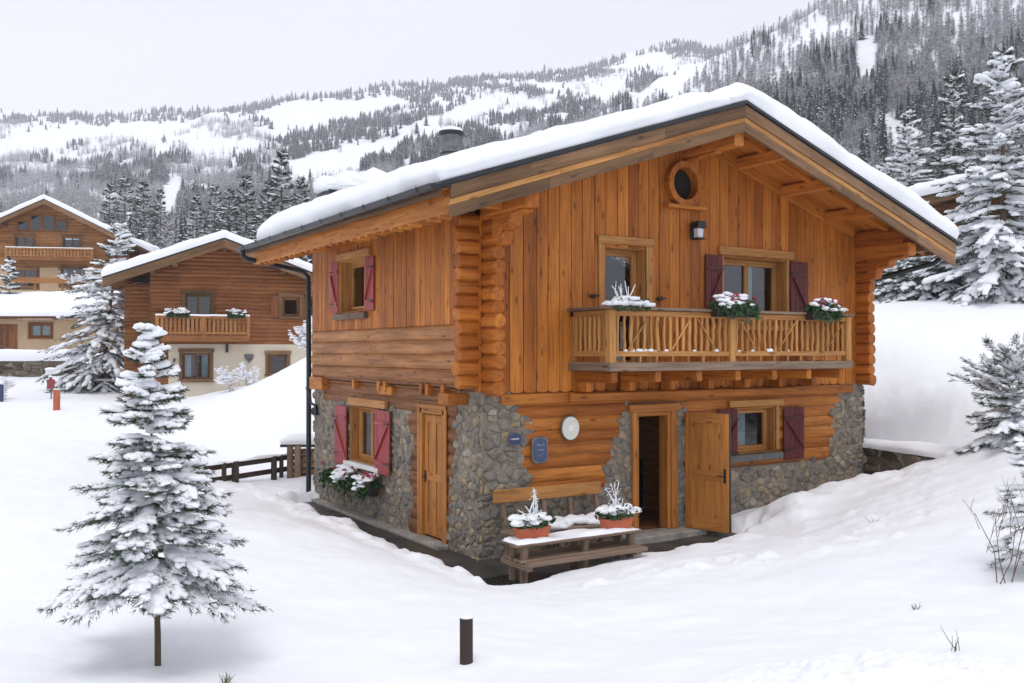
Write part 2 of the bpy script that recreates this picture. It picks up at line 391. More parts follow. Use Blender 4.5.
def tps(x, y):
    sh = x.shape; q = np.stack([x.ravel(), y.ravel()], 1) / 10; out = np.zeros(len(q)); n = len(TXY)
    for k in range(0, len(q), 20000):
        b = q[k:k + 20000]
        out[k:k + 20000] = _U(((b[:, None] - TXY[None]) ** 2).sum(-1)) @ TW[:n] + TW[n] + b @ TW[n + 1:]
    return out.reshape(sh)
PD = np.log(np.array([60, 100, 160, 250, 400, 600, 900, 1200, 1500, 2300.]))
PC = np.array([-900, 0, 120, 250, 330, 420, 500, 560, 620, 660, 690, 720, 780, 850, 920, 1024, 1500.])
PY = np.array([
    [350, 320, 292, 266, 240, 210, 172, 142, 126, 170], [352, 318, 290, 262, 232, 200, 162, 132, 116, 160], [352, 318, 285, 256, 226, 195, 158, 132, 121, 165],
    [350, 315, 280, 246, 212, 180, 142, 119, 107, 150], [345, 312, 275, 238, 205, 170, 132, 111, 97, 140], [340, 305, 265, 225, 190, 156, 122, 101, 86, 130],
    [335, 295, 250, 205, 165, 157, 120, 97, 80, 120], [325, 280, 230, 180, 138, 138, 110, 92, 73, 110], [315, 268, 212, 160, 113, 121, 97, 77, 60, 100],
    [310, 260, 205, 150, 90, 105, 88, 67, 49, 90], [305, 255, 200, 144, 82, 95, 80, 62, 45, 90], [300, 252, 195, 138, 68, 84, 74, 64, 52, 90],
    [297, 250, 190, 126, 36, 70, 80, 80, 75, 100], [295, 248, 185, 112, -6, 45, 80, 85, 85, 100], [293, 245, 180, 95, -45, 20, 70, 85, 90, 100],
    [292, 240, 170, 85, -60, 0, 70, 85, 90, 100], [290, 230, 160, 70, -80, -20, 60, 80, 90, 100.]])
def far_h(px, D):
    ld = np.log(np.maximum(D, 45)); px = np.clip(px, PC[0], PC[-1])
    i = np.clip(np.searchsorted(PC, px) - 1, 0, len(PC) - 2); u = (px - PC[i]) / (PC[i + 1] - PC[i])
    ld = np.clip(ld, PD[0], PD[-1]); j = np.clip(np.searchsorted(PD, ld) - 1, 0, len(PD) - 2); v = (ld - PD[j]) / (PD[j + 1] - PD[j])
    a = PY[i, j] * (1 - v) + PY[i, j + 1] * v; b = PY[i + 1, j] * (1 - v) + PY[i + 1, j + 1] * v
    return CAM[2] + (HOR - (a * (1 - u) + b * u)) / F * D
def pathmask(x, y):
    """1 where the swept paving by the chalet lies bare"""
    n = fbm(x * 1.1, y * 1.1, 3, 5) * 0.32 + fbm(x * 5, y * 5, 2, 9) * 0.10
    def rect(x0, x1, y0, y1, w=0.16):
        d = np.minimum(np.minimum(x - x0, x1 - x), np.minimum(y - y0, y1 - y)) + n
        return sstep(-w, w, d)
    m = rect(-0.98, 2.9, -30, 6.6)
    yl = np.where(x < -0.2, -2.0, -2.0 + 0.30 * (x + 0.2))
    m = m * sstep(-.16, .16, y - yl + n * .7)
    m = np.maximum(m, rect(1.5, 4.95, -1.32, 3))
    return m
LUMPS = [(*at(px_, 352, D_)[:2], w_) for px_, D_, w_ in ((640, 11.6, 1.0), (710, 11.8, 1.1), (780, 11.9, 1.2), (850, 12.3, 1.2), (900, 13.6, 1.5), (560, 11.2, .8), (930, 16.5, 1.6), (250, 20.5, 2.2), (290, 18.6, 1.4))]
def H(x, y):
    x = np.asarray(x, float); y = np.asarray(y, float)
    dx = x - CAM[0]; dy = y - CAM[1]; r = np.hypot(dx, dy) + 1e-6
    fw = dx * FH[0] + dy * FH[1]; rt = dx * RIGHT[0] + dy * RIGHT[1]
    D = np.maximum(fw, r * math.cos(rad(62))); px = CX + F * np.clip(rt / np.maximum(D, .1), -2, 2)
    near = tps(x, y) + fbm(x * .35, y * .35, 3, 3) * .10 + fbm(x * 1.3, y * 1.3, 3, 8) * .045 + fbm(x * 4.5, y * 4.5, 2, 13) * .012
    nf = fbm(x * .01, y * .01, 4, 21)
    far = far_h(px, D) + nf * 14 * sstep(80, 600, r) + fbm(x * .06, y * .06, 3, 4) * 2.2 * sstep(60, 200, r) + np.abs(fbm(x * .022, y * .022, 3, 6)) * 12 * sstep(300, 900, r)
    zone = sstep(2.6, .6, np.hypot(np.maximum(0, np.abs(x - 5.2) - 3.6), y + 1.7)) + .6 * sstep(2.0, .6, np.hypot(x + 1.6, np.maximum(0, np.abs(y - 3) - 3))) + .7 * sstep(5, 2, np.hypot(x - 12.5, y - 1.5))
    near = near + zone * (.07 * np.abs(fbm(x * .9, y * .9, 3, 57)) + .06 * np.maximum(0, fbm(x * 2.6, y * 2.6, 3, 59)))
    for gx, gy, ga, gr_ in ((5.5, -1.25, .20, .45), (6.4, -1.2, .16, .55), (7.5, -1.35, .22, .6), (4.95, -1.75, .10, .35), (3.4, -2.15, .10, .32), (2.4, -2.25, .08, .3), (8.9, -1.3, .2, .7), (9.6, .2, .15, .5), (10.6, 2.6, .25, .6), (11.6, 2.2, .2, .5)):
        near = near + ga * np.exp(-((x - gx) ** 2 + (y - gy) ** 2) / gr_ ** 2) * (1 + .5 * fbm(x * 3, y * 3, 2, 71))
    for lx, ly, lw in LUMPS:
        near = near + .085 * sstep(lw, lw * .3, np.hypot(x - lx, y - ly)) * np.maximum(-.08, fbm(x * 3.4, y * 3.4, 4, 77))
    rk = sstep(1.15, .5, np.hypot((fw - 6.15) * 1.6, (rt - 2.38) * .8))
    near = near + rk * (.10 * np.maximum(0, fbm(x * 5.5, y * 5.5, 3, 33)) + .05 * fbm(x * 11, y * 11, 2, 35))
    w = sstep(46, 75, r)
    h = near * (1 - w) + far * w
    # shovelled lumps along the edge of the swept path
    m = pathmask(x, y)
    edge = np.clip(pathmask(x + .35, y - .45) + pathmask(x + .5, y) + pathmask(x, y - .7) - m * 2, 0, 1)
    h = h + edge * (.03 + .10 * np.abs(fbm(x * 3.1, y * 3.1, 3, 31)))
    return h * (1 - m) + m * np.minimum(h, -0.02)
def h1(x, y): return float(H(np.array([x]), np.array([y]))[0])
def ground_at(px, D):
    p = CAM + D * (FH + RIGHT * (px - CX) / F); return np.array([p[0], p[1], h1(p[0], p[1])])

def build_ground():
    a_f = np.arctan((np.arange(-60, 1085, 1.6) - CX) / F)
    lo = np.linspace(-math.pi, a_f[0], 60)[:-1]; hi = np.linspace(a_f[-1], math.pi, 60)[1:]
    az = np.concatenate([lo, a_f, hi])
    r = [0.4]
    while r[-1] < 2300:
        q = r[-1]
        st = 0.09 * q if q < 4 else (0.0055 * q if q < 24 else (0.011 * q if q < 60 else 0.018 * q))
        r.append(q + st)
    r = np.array(r)
    A, Rr = np.meshgrid(az, r, indexing='ij')
    d = np.cos(A)[..., None] * FH + np.sin(A)[..., None] * RIGHT
    X = CAM[0] + d[..., 0] * Rr; Y = CAM[1] + d[..., 1] * Rr
    Z = H(X, Y)
    mb = MB(); mb.grid(np.stack([X, Y, Z], -1)[:, ::-1])
    c = CAM.copy(); c[2] = Z[:, 0].mean()
    n = len(az); V = np.concatenate([[c], np.stack([X[:, 0], Y[:, 0], Z[:, 0]], 1)])
    mb.add(V, np.array([[0, i + 2, i + 1] for i in range(n - 1)]), smooth=True)
    o = mb.build('snow_ground', M['snow']); o['kind'] = 'structure'
    return o
build_ground()
pv = MB()
xs = np.linspace(-1.9, 5.4, 74); ys = np.linspace(-2.6, 7.4, 90)
X, Y = np.meshgrid(xs, ys, indexing='ij'); pv.grid(np.stack([X, Y, 0.05 + fbm(X * 1.5, Y * 1.5, 3, 2) * .02], -1))
o = pv.build('path', M['wetpave']); o['kind'] = 'structure'

# ------------------------------------------------------------------ architecture helpers
def cuts(a0, a1, holes):
    """interval minus holes"""
    out = [(a0, a1)]
    for h0, h1_ in holes:
        nx = []
        for s_, e_ in out:
            if h1_ <= s_ or h0 >= e_: nx.append((s_, e_))
            else:
                if h0 > s_ + .01: nx.append((s_, h0))
                if h1_ < e_ - .01: nx.append((h1_, e_))
        out = nx
    return out
def core_wall(mb, u0, u1, z0, z1, d0, d1, holes, mi=0):
    zs = sorted({z0, z1, *[min(max(h[k], z0), z1) for h in holes for k in (2, 3)]})
    for za, zb in zip(zs[:-1], zs[1:]):
        if zb - za < 1e-4: continue
        hh = [(h[0], h[1]) for h in holes if h[2] < zb - 1e-4 and h[3] > za + 1e-4]
        for s_, e_ in cuts(u0, u1, hh): mb.box(s_, e_, d0, d1, za, zb, mi, axis=0)
def logs_rows(mb, u0, u1, z0, z1, step, d, bulge, holes, inside=None, mi=0, seg=5):
    z = z0
    while z < z1 - .02:
        zt = min(z + step, z1); zc = (z + zt) / 2
        for s_, e_ in cuts(u0, u1, [(h[0], h[1]) for h in holes if h[2] < zc < h[3]]):
            if inside:
                rr = inside(zc)
                parts = [(max(s_, a), min(e_, b)) for a, b in rr if min(e_, b) - max(s_, a) > .03]
            else: parts = [(s_, e_)]
            for a, b in parts:
                t = np.linspace(-1, 1, seg * 2 + 1)
                prof = [(zc + (zt - z) / 2 * k * .985, d + bulge * (1 - abs(k) ** 2.6)) for k in t]
                n = len(prof); off = R.uniform(0, 50, 3); k0 = R.uniform(-.006, .006)
                V = [(a, p[1] + k0, p[0]) for p in prof] + [(b, p[1] + k0, p[0]) for p in prof]
                G = [(v[0] + off[0], v[1] + off[1], v[2] + off[2]) for v in V]
                Q = [[i, n + i, n + i + 1, i + 1] for i in range(n - 1)] + [list(range(n)), list(range(2 * n - 1, n - 1, -1))]
                mb.add(V, [q[::-1] for q in Q], mi, G, R.uniform(0, 1), False)
        z = zt

def window(par, Mx, u0, u1, z0, z1, depth, fm, cas_m=None, sashes=1, casing=None, curtain=None, fw=.075, cross=False, name='window', lip=.03):
    """frame set `depth` inside the wall face; Mx maps (u, out, z)"""
    f = MB(Mx); d0, d1 = -depth - .06, -depth
    f.box(u0, u1, d0, d1, z1 - fw, z1, tone=.5); f.box(u0, u1, d0, d1, z0, z0 + fw, tone=.4)
    f.box(u0, u0 + fw, d0, d1 - .001, z0 + fw, z1 - fw); f.box(u1 - fw, u1, d0, d1 - .001, z0 + fw, z1 - fw)
    # reveal boards lining the opening
    f.box(u0 + .002, u0 + .018, d1, lip, z0 + .002, z1 - .002, axis=2); f.box(u1 - .018, u1 - .002, d1, lip, z0 + .002, z1 - .002, axis=2)
    f.box(u0 + .019, u1 - .019, d1, lip - .001, z1 - .018, z1 - .003, axis=0); f.box(u0 + .019, u1 - .019, d1, lip - .001, z0 + .003, z0 + .018, axis=0)
    w = (u1 - u0 - 2 * fw) / sashes
    for k in range(sashes):
        a = u0 + fw + w * k; b = a + w; s_ = .05
        for q in ((a + .002, a + s_, z0 + fw, z1 - fw), (b - s_, b - .002, z0 + fw, z1 - fw), (a + s_, b - s_, z1 - fw - s_, z1 - fw), (a + s_, b - s_, z0 + fw, z0 + fw + s_)):
            f.box(q[0], q[1], d0 + .01, d1 + .014, q[2], q[3])
        if cross: f.box(a + s_, b - s_, d0 + .02, d1 + .008, (z0 + z1) / 2 - .015, (z0 + z1) / 2 + .015)
    if casing:
        for q in casing: f.box(q[0], q[1], q[2], q[3], q[4], q[5])
    o = f.build(name, fm, par, bevel=.006)
    g = MB(Mx); dm = -depth - .03
    for k in range(sashes):
        a = u0 + fw + w * k; g.box(a + .045, a + w - .045, dm - .006, dm, z0 + fw + .045, z1 - fw - .045)
    g.build('pane', M['glass'], o)
    if curtain:
        for (a, b) in curtain:
            c = MB(Mx); n = 40; us = np.linspace(a, b, n); zz = np.array([z0 + .04, z1 - .05])
            P = np.stack([np.repeat(us[:, None], 2, 1), np.repeat((dm - .10 + .018 * np.sin(us * 70))[:, None], 2, 1), np.repeat(zz[None], n, 0)], -1)
            c.grid(P); c.build('curtain', M['curtain'], o)
    return o
def shutter(par, Mx, u0, u1, z0, z1, d, m, braces=True, dirn=1, ang=0.0):
    s_ = MB(Mx); n = max(2, round((u1 - u0) / .14)); w = (u1 - u0) / n
    for k in range(n): s_.box(u0 + w * k + .002, u0 + w * (k + 1) - .002, d, d + .028, z0, z1, axis=2)
    if braces:
        h = z1 - z0
        for zz in (z0 + h * .17, z0 + h * .80): s_.box(u0 + .02, u1 - .02, d + .028, d + .047, zz - .035, zz + .035, axis=0)
        a, b = (u0 + .05, u1 - .05) if dirn > 0 else (u1 - .05, u0 + .05)
        s_.board((a, d + .037, z0 + h * .22), (b, d + .037, z0 + h * .75), .06, .017, up=(0, 1, 0))
    o = s_.build('shutter', m, par, bevel=.004)
    hg = MB(Mx)
    uu = u1 if dirn > 0 else u0
    for zz in (z0 + (z1 - z0) * .18, z0 + (z1 - z0) * .8): hg.box(min(uu, uu - .22 * dirn), max(uu, uu - .22 * dirn), d + .048, d + .055, zz - .014, zz + .014)
    hg.build('hinge', M['hinge'], o)
    return o

def voronoi_stones(mb, Mx, u0, u1, z0, z1, keep, size=.17, dface=0.0, bulge=.05, squash=1.35, seed=0, mi=0):
    """fieldstone facing: each stone a domed Voronoi cell"""
    rg = np.random.default_rng(seed)
    nu = max(2, int((u1 - u0) / (size * squash * .8))); nz = max(2, int((z1 - z0) / (size * .8)))
    pts = []
    for j in range(nz + 2):
        for i in range(nu + 2):
            pts.append((u0 + (i - .5 + (j % 2) * .5) * (u1 - u0) / nu + rg.uniform(-.36, .36) * size * squash,
                        z0 + (j - .5) * (z1 - z0) / nz + rg.uniform(-.34, .34) * size))
    pts = np.array(pts); kill = rg.random(len(pts)) < .27; pts = pts[~kill]
    sc = np.array([1 / squash, 1.0])
    mb.M = Mx
    for i, p in enumerate(pts):
        if not (u0 - .02 < p[0] < u1 + .02 and z0 - .05 < p[1] < z1 + .02) or not keep(p[0], p[1]): continue
        d2 = (((pts - p) * sc) ** 2).sum(1); nb = np.argsort(d2)[1:16]
        R0 = size * 1.6
        poly = [(p[0] + R0 * squash * math.cos(t), p[1] + R0 * math.sin(t)) for t in np.linspace(0, 2 * math.pi, 13)[:-1]]
        for q in nb:
            mx = (p + pts[q]) / 2; n = (pts[q] - p) * sc * sc
            new = []
            for a, b in zip(poly, poly[1:] + poly[:1]):
                da = (a[0] - mx[0]) * n[0] + (a[1] - mx[1]) * n[1]; db = (b[0] - mx[0]) * n[0] + (b[1] - mx[1]) * n[1]
                if da <= 0: new.append(a)
                if (da <= 0) != (db <= 0):
                    t = da / (da - db); new.append((a[0] + (b[0] - a[0]) * t, a[1] + (b[1] - a[1]) * t))
            poly = new
            if len(poly) < 3: break
        if len(poly) < 3: continue
        poly = np.array(poly); c = poly.mean(0)
        # drop tiny edges
        P = [poly[k] for k in range(len(poly)) if np.linalg.norm(poly[k] - poly[k - 1]) > .012]
        if len(P) < 3: continue
        P = np.array(P); c = P.mean(0); P = c + (P - c) * (1 - .008 / max(.05, np.abs(P - c).max()))
        # round: insert midpoints pushed out slightly & corners pulled in
        Q = []
        for k in range(len(P)):
            a, b = P[k], P[(k + 1) % len(P)]
            Q.append(c + (a - c) * .955); Q.append((a + b) / 2)
        Q = np.array(Q)
        Q[:, 0] = np.clip(Q[:, 0], u0 - .03, u1 + .03); Q[:, 1] = np.minimum(Q[:, 1], z1 + .02)
        n = len(Q); bl = bulge * rg.uniform(.45, 1.25); tilt = rg.uniform(-.24, .24, 2)
        rings = [(1.0, -.03), (.985, .55), (.90, .90), (.5, 1.0)]
        V = []
        for s_, hh in rings:
            r_ = c + (Q - c) * s_
            for k in range(n):
                V.append((r_[k, 0], dface + bl * hh + (tilt @ (r_[k] - c)) * (hh > .5) + rg.uniform(-.004, .004), r_[k, 1]))
        V.append((c[0], dface + bl * 1.03, c[1]))
        Fq = []
        for r_ in range(len(rings) - 1):
            for k in range(n):
                k2 = (k + 1) % n; Fq.append([r_ * n + k, (r_ + 1) * n + k, (r_ + 1) * n + k2, r_ * n + k2])
        for k in range(n): Fq.append([(len(rings) - 1) * n + k, len(V) - 1, (len(rings) - 1) * n + (k + 1) % n])
        mb.add(V, Fq, mi, None, rg.random(), True)

def snow_slab(P, T, edge=.3, seed=0, ridge=None, bulge=.05):
    """P: grid (a,b,3) of base points; returns closed snow body with rounded edges"""
    a, b = P.shape[:2]
    du = np.linalg.norm(P[1:, :, :2] - P[:-1, :, :2], axis=-1); dv = np.linalg.norm(P[:, 1:, :2] - P[:, :-1, :2], axis=-1)
    cu = np.concatenate([np.zeros((1, b)), np.cumsum(du, 0)], 0); cv = np.concatenate([np.zeros((a, 1)), np.cumsum(dv, 1)], 1)
    d = np.minimum(np.minimum(cu, cu[-1:] - cu), np.minimum(cv, cv[:, -1:] - cv))
    d = d + 0.35 * edge * fbm(P[..., 0] * 1.4, P[..., 1] * 1.4, 3, seed) * sstep(0, .2, d)
    t = np.clip(d / edge, 0, 1); prof = np.sqrt(np.clip(1 - (1 - t) ** 2.4, 0, 1))
    hgt = T * prof * (1 + .24 * fbm(P[..., 0] * .55, P[..., 1] * .55, 3, seed + 3)) + .05 * fbm(P[..., 0] * 2.2, P[..., 1] * 2.2, 3, seed + 5) * prof
    if ridge is not None: hgt = hgt * ridge
    top = P.copy(); top[..., 2] += np.maximum(hgt, .0)
    # the rim swells out over the edge
    e4 = np.stack([cu, cu[-1:] - cu, cv, cv[:, -1:] - cv], -1); k = e4.argmin(-1)
    eu = P[-1, 0, :2] - P[0, 0, :2]; ev = P[0, -1, :2] - P[0, 0, :2]; eu = eu / np.linalg.norm(eu); ev = ev / np.linalg.norm(ev)
    out = np.stack([-eu, eu, -ev, ev])[k]
    sw = np.sin(np.pi * np.clip(prof, 0, 1) ** .9) * bulge * (1 + 1.2 * fbm(P[..., 0] * 1.6, P[..., 1] * 1.6, 2, seed + 9)) * sstep(edge * 1.3, edge * .2, e4.min(-1))
    top[..., :2] += out * sw[..., None]
    return top
def nonuni(a, b, n, e, m):
    """n interior steps with m extra fine steps within e of both ends"""
    return np.concatenate([a + e * (np.linspace(0, 1, m) ** 1.6), np.linspace(a + e, b - e, n)[1:-1], b - e * (np.linspace(1, 0, m) ** 1.6)])

exec_parts = True

# ------------------------------------------------------------------ the main chalet
AX, AZ, SL = 4.2, 7.35, 0.333            # ridge x, deck top at the ridge, slope
RX0, RX1, RY0, RY1 = -1.45, 10.0, -1.42, 7.5
W, DP = 9.0, 7.07
def zt(x): return AZ - SL * abs(x - AX)
chalet = thing('wooden_chalet', (0, 0, 0), 'large honey coloured log chalet with stone base, carved balcony and thick snow on its roof', 'chalet')
MF = basis((0, 0, 0), (1, 0, 0), (0, -1, 0))
MS = basis((0, 0, 0), (0, 1, 0), (-1, 0, 0))
OC = (4.08, 6.17)
holesF = [(3.02, 3.80, .10, 2.22), (5.44, 6.44, 1.34, 2.20), (2.34, 3.26, 2.9, 4.98), (5.10, 6.74, 3.72, 4.96)]
holesS = [(1.08, 1.96, .12, 2.27), (3.72, 5.08, 1.08, 2.16), (4.14, 5.38, 4.0, 5.03)]

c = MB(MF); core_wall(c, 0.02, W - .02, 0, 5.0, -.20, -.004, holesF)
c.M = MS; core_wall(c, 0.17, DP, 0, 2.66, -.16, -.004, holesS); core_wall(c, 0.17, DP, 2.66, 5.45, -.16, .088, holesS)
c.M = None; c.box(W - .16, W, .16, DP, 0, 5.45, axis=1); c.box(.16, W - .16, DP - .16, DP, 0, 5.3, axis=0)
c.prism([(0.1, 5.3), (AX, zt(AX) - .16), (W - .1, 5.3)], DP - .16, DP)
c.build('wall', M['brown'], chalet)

# vertical boards of the upper gable front
b = MB(MF); x = .30
while x < W - .15:
    w = R.uniform(.215, .262); x1 = min(x + w, W - .12); u0, u1 = x + .005, x1 - .005
    zlo = 2.57; segs = cuts(zlo, 99, [(h[2] - .0, h[3]) for h in holesF[2:] if h[0] - .04 < (u0 + u1) / 2 < h[1] + .04])
    um = (u0 + u1) / 2
    if abs(um - OC[0]) < .34:
        ch = math.sqrt(max(.0, .32 ** 2 - max(0, abs(um - OC[0]) - .04) ** 2))
        segs = [q for s_ in segs for q in cuts(s_[0], s_[1], [(OC[1] - ch, OC[1] + ch)])]
    d = .028 + R.uniform(-.004, .004)
    for s_, e_ in segs:
        if e_ > 50: tops = (zt(u0) - .145, zt(u1) - .145)
        else: tops = (e_, e_)
        if s_ == zlo:
            ww = u1 - u0
            bot = [(u0, s_ + .035), (u0 + ww * .2, s_ + .01), (u0 + ww * .5, s_), (u0 + ww * .8, s_ + .01), (u1, s_ + .035)]
        else: bot = [(u0, s_), (u1, s_)]
        poly = bot + [(u1, tops[1])] + ([(AX, zt(AX) - .145)] if u0 < AX < u1 and e_ > 50 else []) + [(u0, tops[0])]
        b.prism(poly, 0, d)
    x = x1
b.build('gable_boarding', M['honey'], chalet, bevel=.004)

# side: narrow vertical boards above, planed logs below
b = MB(MS); y = .60
while y < 6.95:
    w = R.uniform(.15, .20); y1 = min(y + w, 6.95)
    for s_, e_ in cuts(3.66, 5.62, [(h[2], h[3]) for h in holesS[2:] if h[0] - .02 < (y + y1) / 2 < h[1] + .02]):
        b.box(y + .003, y1 - .003, .09, .118 + R.uniform(-.006, .006), s_, e_, axis=2)
    y = y1
b.build('side_boarding', M['honey'], chalet, bevel=.004)
b = MB(MS); logs_rows(b, .45, 6.95, 2.70, 3.66, .24, .10, .055, [])
b.build('side_siding', M['oldhoney'], chalet)
for u in (1.0, 1.56, 1.78, 3.25, 3.52, 4.7):
    b = MB(MS); b.box(u - .055, u + .055, -.02, .13, 2.50, 2.69, axis=1); b.build('joist_end', M['log'], chalet, bevel=.01)
for v in ((6.3, 7.05, .0, .16, 2.42, 2.69, 0), (3.0, 3.55, .0, .10, 2.44, 2.60, 0), (.30, .62, .0, .40, 2.40, 2.58, 0)):
    b = MB(MS); b.box(*v[:6], axis=v[6]); b.build('corbel', M['log'], chalet, bevel=.01)

# lower walls: logs between areas of fieldstone
def pol(pts):
    z = np.array([p[1] for p in pts][::-1]); xx = np.array([p[0] for p in pts][::-1])
    return lambda q: float(np.interp(q, z, xx))
Lb = pol([(.50, 2.6), (.70, 2.3), (.90, 2.0), (.74, 1.6), (.86, 1.3), (.94, 1.1), (.92, .9)])
Rb = pol([(2.84, 2.6), (2.78, 2.2), (2.62, 1.8), (2.52, 1.5), (2.42, 1.2), (2.28, .93)])
Rc = pol([(8.36, 2.6), (8.2, 2.2), (8.02, 1.95), (8.1, 1.6), (7.92, 1.3), (7.98, 1.04)])
def woodF(z):
    r = []
    if z > .95: r.append((Lb(z) - .06, Rb(z) + .06 if z < 2.3 else 4.2))
    if z > 1.08: r.append((4.10, Rc(z) + .06))
    return r
b = MB(MF); logs_rows(b, .3, 8.7, .94, 2.57, .204, -.004, .030, [holesF[1], (2.95, 3.86, 0, 2.28)], woodF)
b.build('log_wall', M['log'], chalet)
Ls = pol([(.62, 2.6), (.72, 2.2), (.80, 1.5), (.95, .9), (1.06, .1)])
def woodS(z):
    r = [(Ls(z) - .05, 2.30 + .10 * math.sin(z * 7) + .04)]
    if z > 2.18: r = [(Ls(z) - .05, 6.7)]
    if z < .14: r = []
    return r
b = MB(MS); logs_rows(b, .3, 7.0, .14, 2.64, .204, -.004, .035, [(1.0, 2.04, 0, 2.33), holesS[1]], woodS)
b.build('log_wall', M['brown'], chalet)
b = MB(MF); b.box(.34, 8.66, .0, .075, 2.40, 2.565, axis=0); b.box(1.6, 6.9, .078, .16, 2.42, 2.55, axis=0)
b.build('sill_beam', M['log'], chalet, bevel=.012)

def keepF(x, z):
    if holesF[0][0] - .09 < x < holesF[0][1] + .13 and z < 2.34: return False
    if holesF[1][0] - .16 < x < holesF[1][1] + .12 and z > 1.20: return False
    if x < 2.86 and z > .93: return x < Lb(z) or Rb(z) < x
    if 4.15 < x and z > 1.07: return x > Rc(z)
    return not (z > 2.32 and x > 2.85)
def keepS(y, z):
    if y < 1.0: return y < Ls(z)
    if y < 2.35 + .10 * math.sin(z * 7): return False
    if z > 2.18: return y > 6.55
    if 3.66 < y < 5.14 and z > 1.0: return False
    return True
for lo_, hi_ in ((-1, 1.75), (1.75, 3.4), (3.4, 10)):
    st = MB(); voronoi_stones(st, MF, -.04, 9.06, 0, 2.54, lambda x, z: keepF(x, z) and lo_ <= x < hi_,   .13, .0, .038, seed=4)
    st.M = None; st.build('stone_facing', M['stone'], chalet)
for lo_, hi_ in ((-1, 1.4), (1.4, 10)):
    st = MB(); voronoi_stones(st, MS, -.04, 7.12, 0, 2.54, lambda y, z: keepS(y, z) and lo_ <= y < hi_, .13, .0, .038, seed=9)
    st.M = None; st.build('stone_facing', M['stone'], chalet)
mo = MB(MF)
for z in np.arange(0, 2.54, .1):
    zc = z + .05
    xs_ = [q for q in np.arange(0, 9.0, .06) if keepF(q + .03, zc)]
    for q in xs_: mo.box(q - .003, q + .063, -.003, .020, z, z + .1)
mo.M = MS
for z in np.arange(0, 2.54, .1):
    for q in np.arange(0, 7.05, .06):
        if keepS(q + .03, z + .05): mo.box(q - .003, q + .063, -.003, .020, z, z + .1)
mo.build('mortar', M['mortar'], chalet)
# right-hand corner return of stone so the edge is not a plane
b = MB(); voronoi_stones(b, basis((W, 0, 0), (0, 1, 0), (1, 0, 0)), -.04, 3.0, 0, 2.5, lambda y, z: True, .14, .0, .035, seed=14)
b.M = None; b.build('stone_facing', M['stone'], chalet)

# corner log stacks
def corner(x, sx, y=.13, top=5.62, front=True, side=True, es0=.36):
    mb = MB(); z = 2.66; k = 0; st = .206
    while z < top:
        e = .36
        if z > 4.75: e = .36 + (z - 4.72) * 1.05
        r = .116 * R.uniform(.95, 1.06)
        if front:
            ee = e + R.uniform(-.03, .03)
            mb.tube([(x, y + .5, z), (x, -ee * .55, z), (x, -ee + .022, z), (x, -ee, z)], [r, r * R.uniform(.97, 1.06), r * 1.02, r * R.uniform(.86, .93)], 10, wob=.10, smooth=False)
        if side:
            es = es0 + R.uniform(-.04, .04)
            zz = z + st / 2
            if zz < 5.4:
                mb.tube([(x - sx * .3, y, zz), (x + sx * (.13 + es * .5), y, zz), (x + sx * (.13 + es - .022), y, zz), (x + sx * (.13 + es), y, zz)], [r, r, r * 1.02, r * R.uniform(.86, .93)], 10, wob=.10, smooth=False)
        z += st; k += 1
    # post core that fills the crossing
    mb.box(x - .12, x + .12, y - .12, y + .2, 2.55, top + .1, axis=2)
    return mb.build('corner_log_stack', M['cornerlog'], chalet)
corner(.13, -1); corner(W - .13, 1)
corner(.13, -1, y=6.94, top=5.4, front=False, es0=.07)

# roof
rf = MB(MF)
for s_ in (-1, 1):
    xe = RX0 if s_ < 0 else RX1
    for (da, db, za, zb) in ((-RY0 + .06, -RY1, 0, -.055), (-RY0 + .03, -RY1 + .02, -.056, -.10)):
        rf.prism([(xe, zt(xe) + zb), (AX, AZ + zb), (AX, AZ + za), (xe, zt(xe) + za)] if s_ < 0 else [(AX, AZ + zb), (xe, zt(xe) + zb), (xe, zt(xe) + za), (AX, AZ + za)], da, db)
roof = rf.build('roof', M['black_metal'], chalet)
sf = MB(MF)
d = -RY0 - .06
while d > -RY1 + .1:
    for s_ in (-1, 1):
        xe = RX0 + .05 if s_ < 0 else RX1 - .05
        pts = [(xe, zt(xe) - .128), (AX, AZ - .128), (AX, AZ - .101), (xe, zt(xe) - .101)]
        sf.prism(pts if s_ < 0 else [pts[1], pts[0], pts[3], pts[2]], d, d - .176, gaxis=0, shear=-SL * s_)
    d -= .18
sf.build('soffit', M['soffit'], roof)
for s_ in (-1, 1):
    xe = RX0 + .16 if s_ < 0 else RX1
    cutp = [0, R.uniform(.3, .4), R.uniform(.62, .75), 1]
    bb = MB(MF)
    for (za, zb, da, db, mi) in ((-.075, -.262, 1.395, 1.455, 0), (-.264, -.352, 1.375, 1.43, 1), (-.354, -.515, 1.385, 1.44, 0)):
        cp = cutp if zb < -.3 or zb > -.3 else cutp
        cp = [0, R.uniform(.25, .45), R.uniform(.6, .8), 1]
        for a, e in zip(cp[:-1], cp[1:]):
            xa, xb = AX + (xe - AX) * a, AX + (xe - AX) * e
            p = [(xa, zt(xa) + za), (xb, zt(xb) + za), (xb, zt(xb) + zb), (xa, zt(xa) + zb)]
            bb.prism(p, da, db, mi, gaxis=0, shear=-SL * s_)
    bb.build('barge_board', [M['barge'], M['pale']], roof, bevel=.006)
    fr = MB(MF)                                    # frieze along the wall and a rafter at mid overhang
    for da, db, za, zb in ((.032, .08, -.13, -.36), (.70, .80, -.13, -.235)):
        xb = 0.3 if s_ < 0 else W - .3
        if da > .5: xb = xe
        fr.prism([(AX, AZ + za), (xb, zt(xb) + za), (xb, zt(xb) + zb), (AX, AZ + zb)], da, db, gaxis=0, shear=-SL * s_)
    fr.build('rafter', M['honey'], roof, bevel=.006)
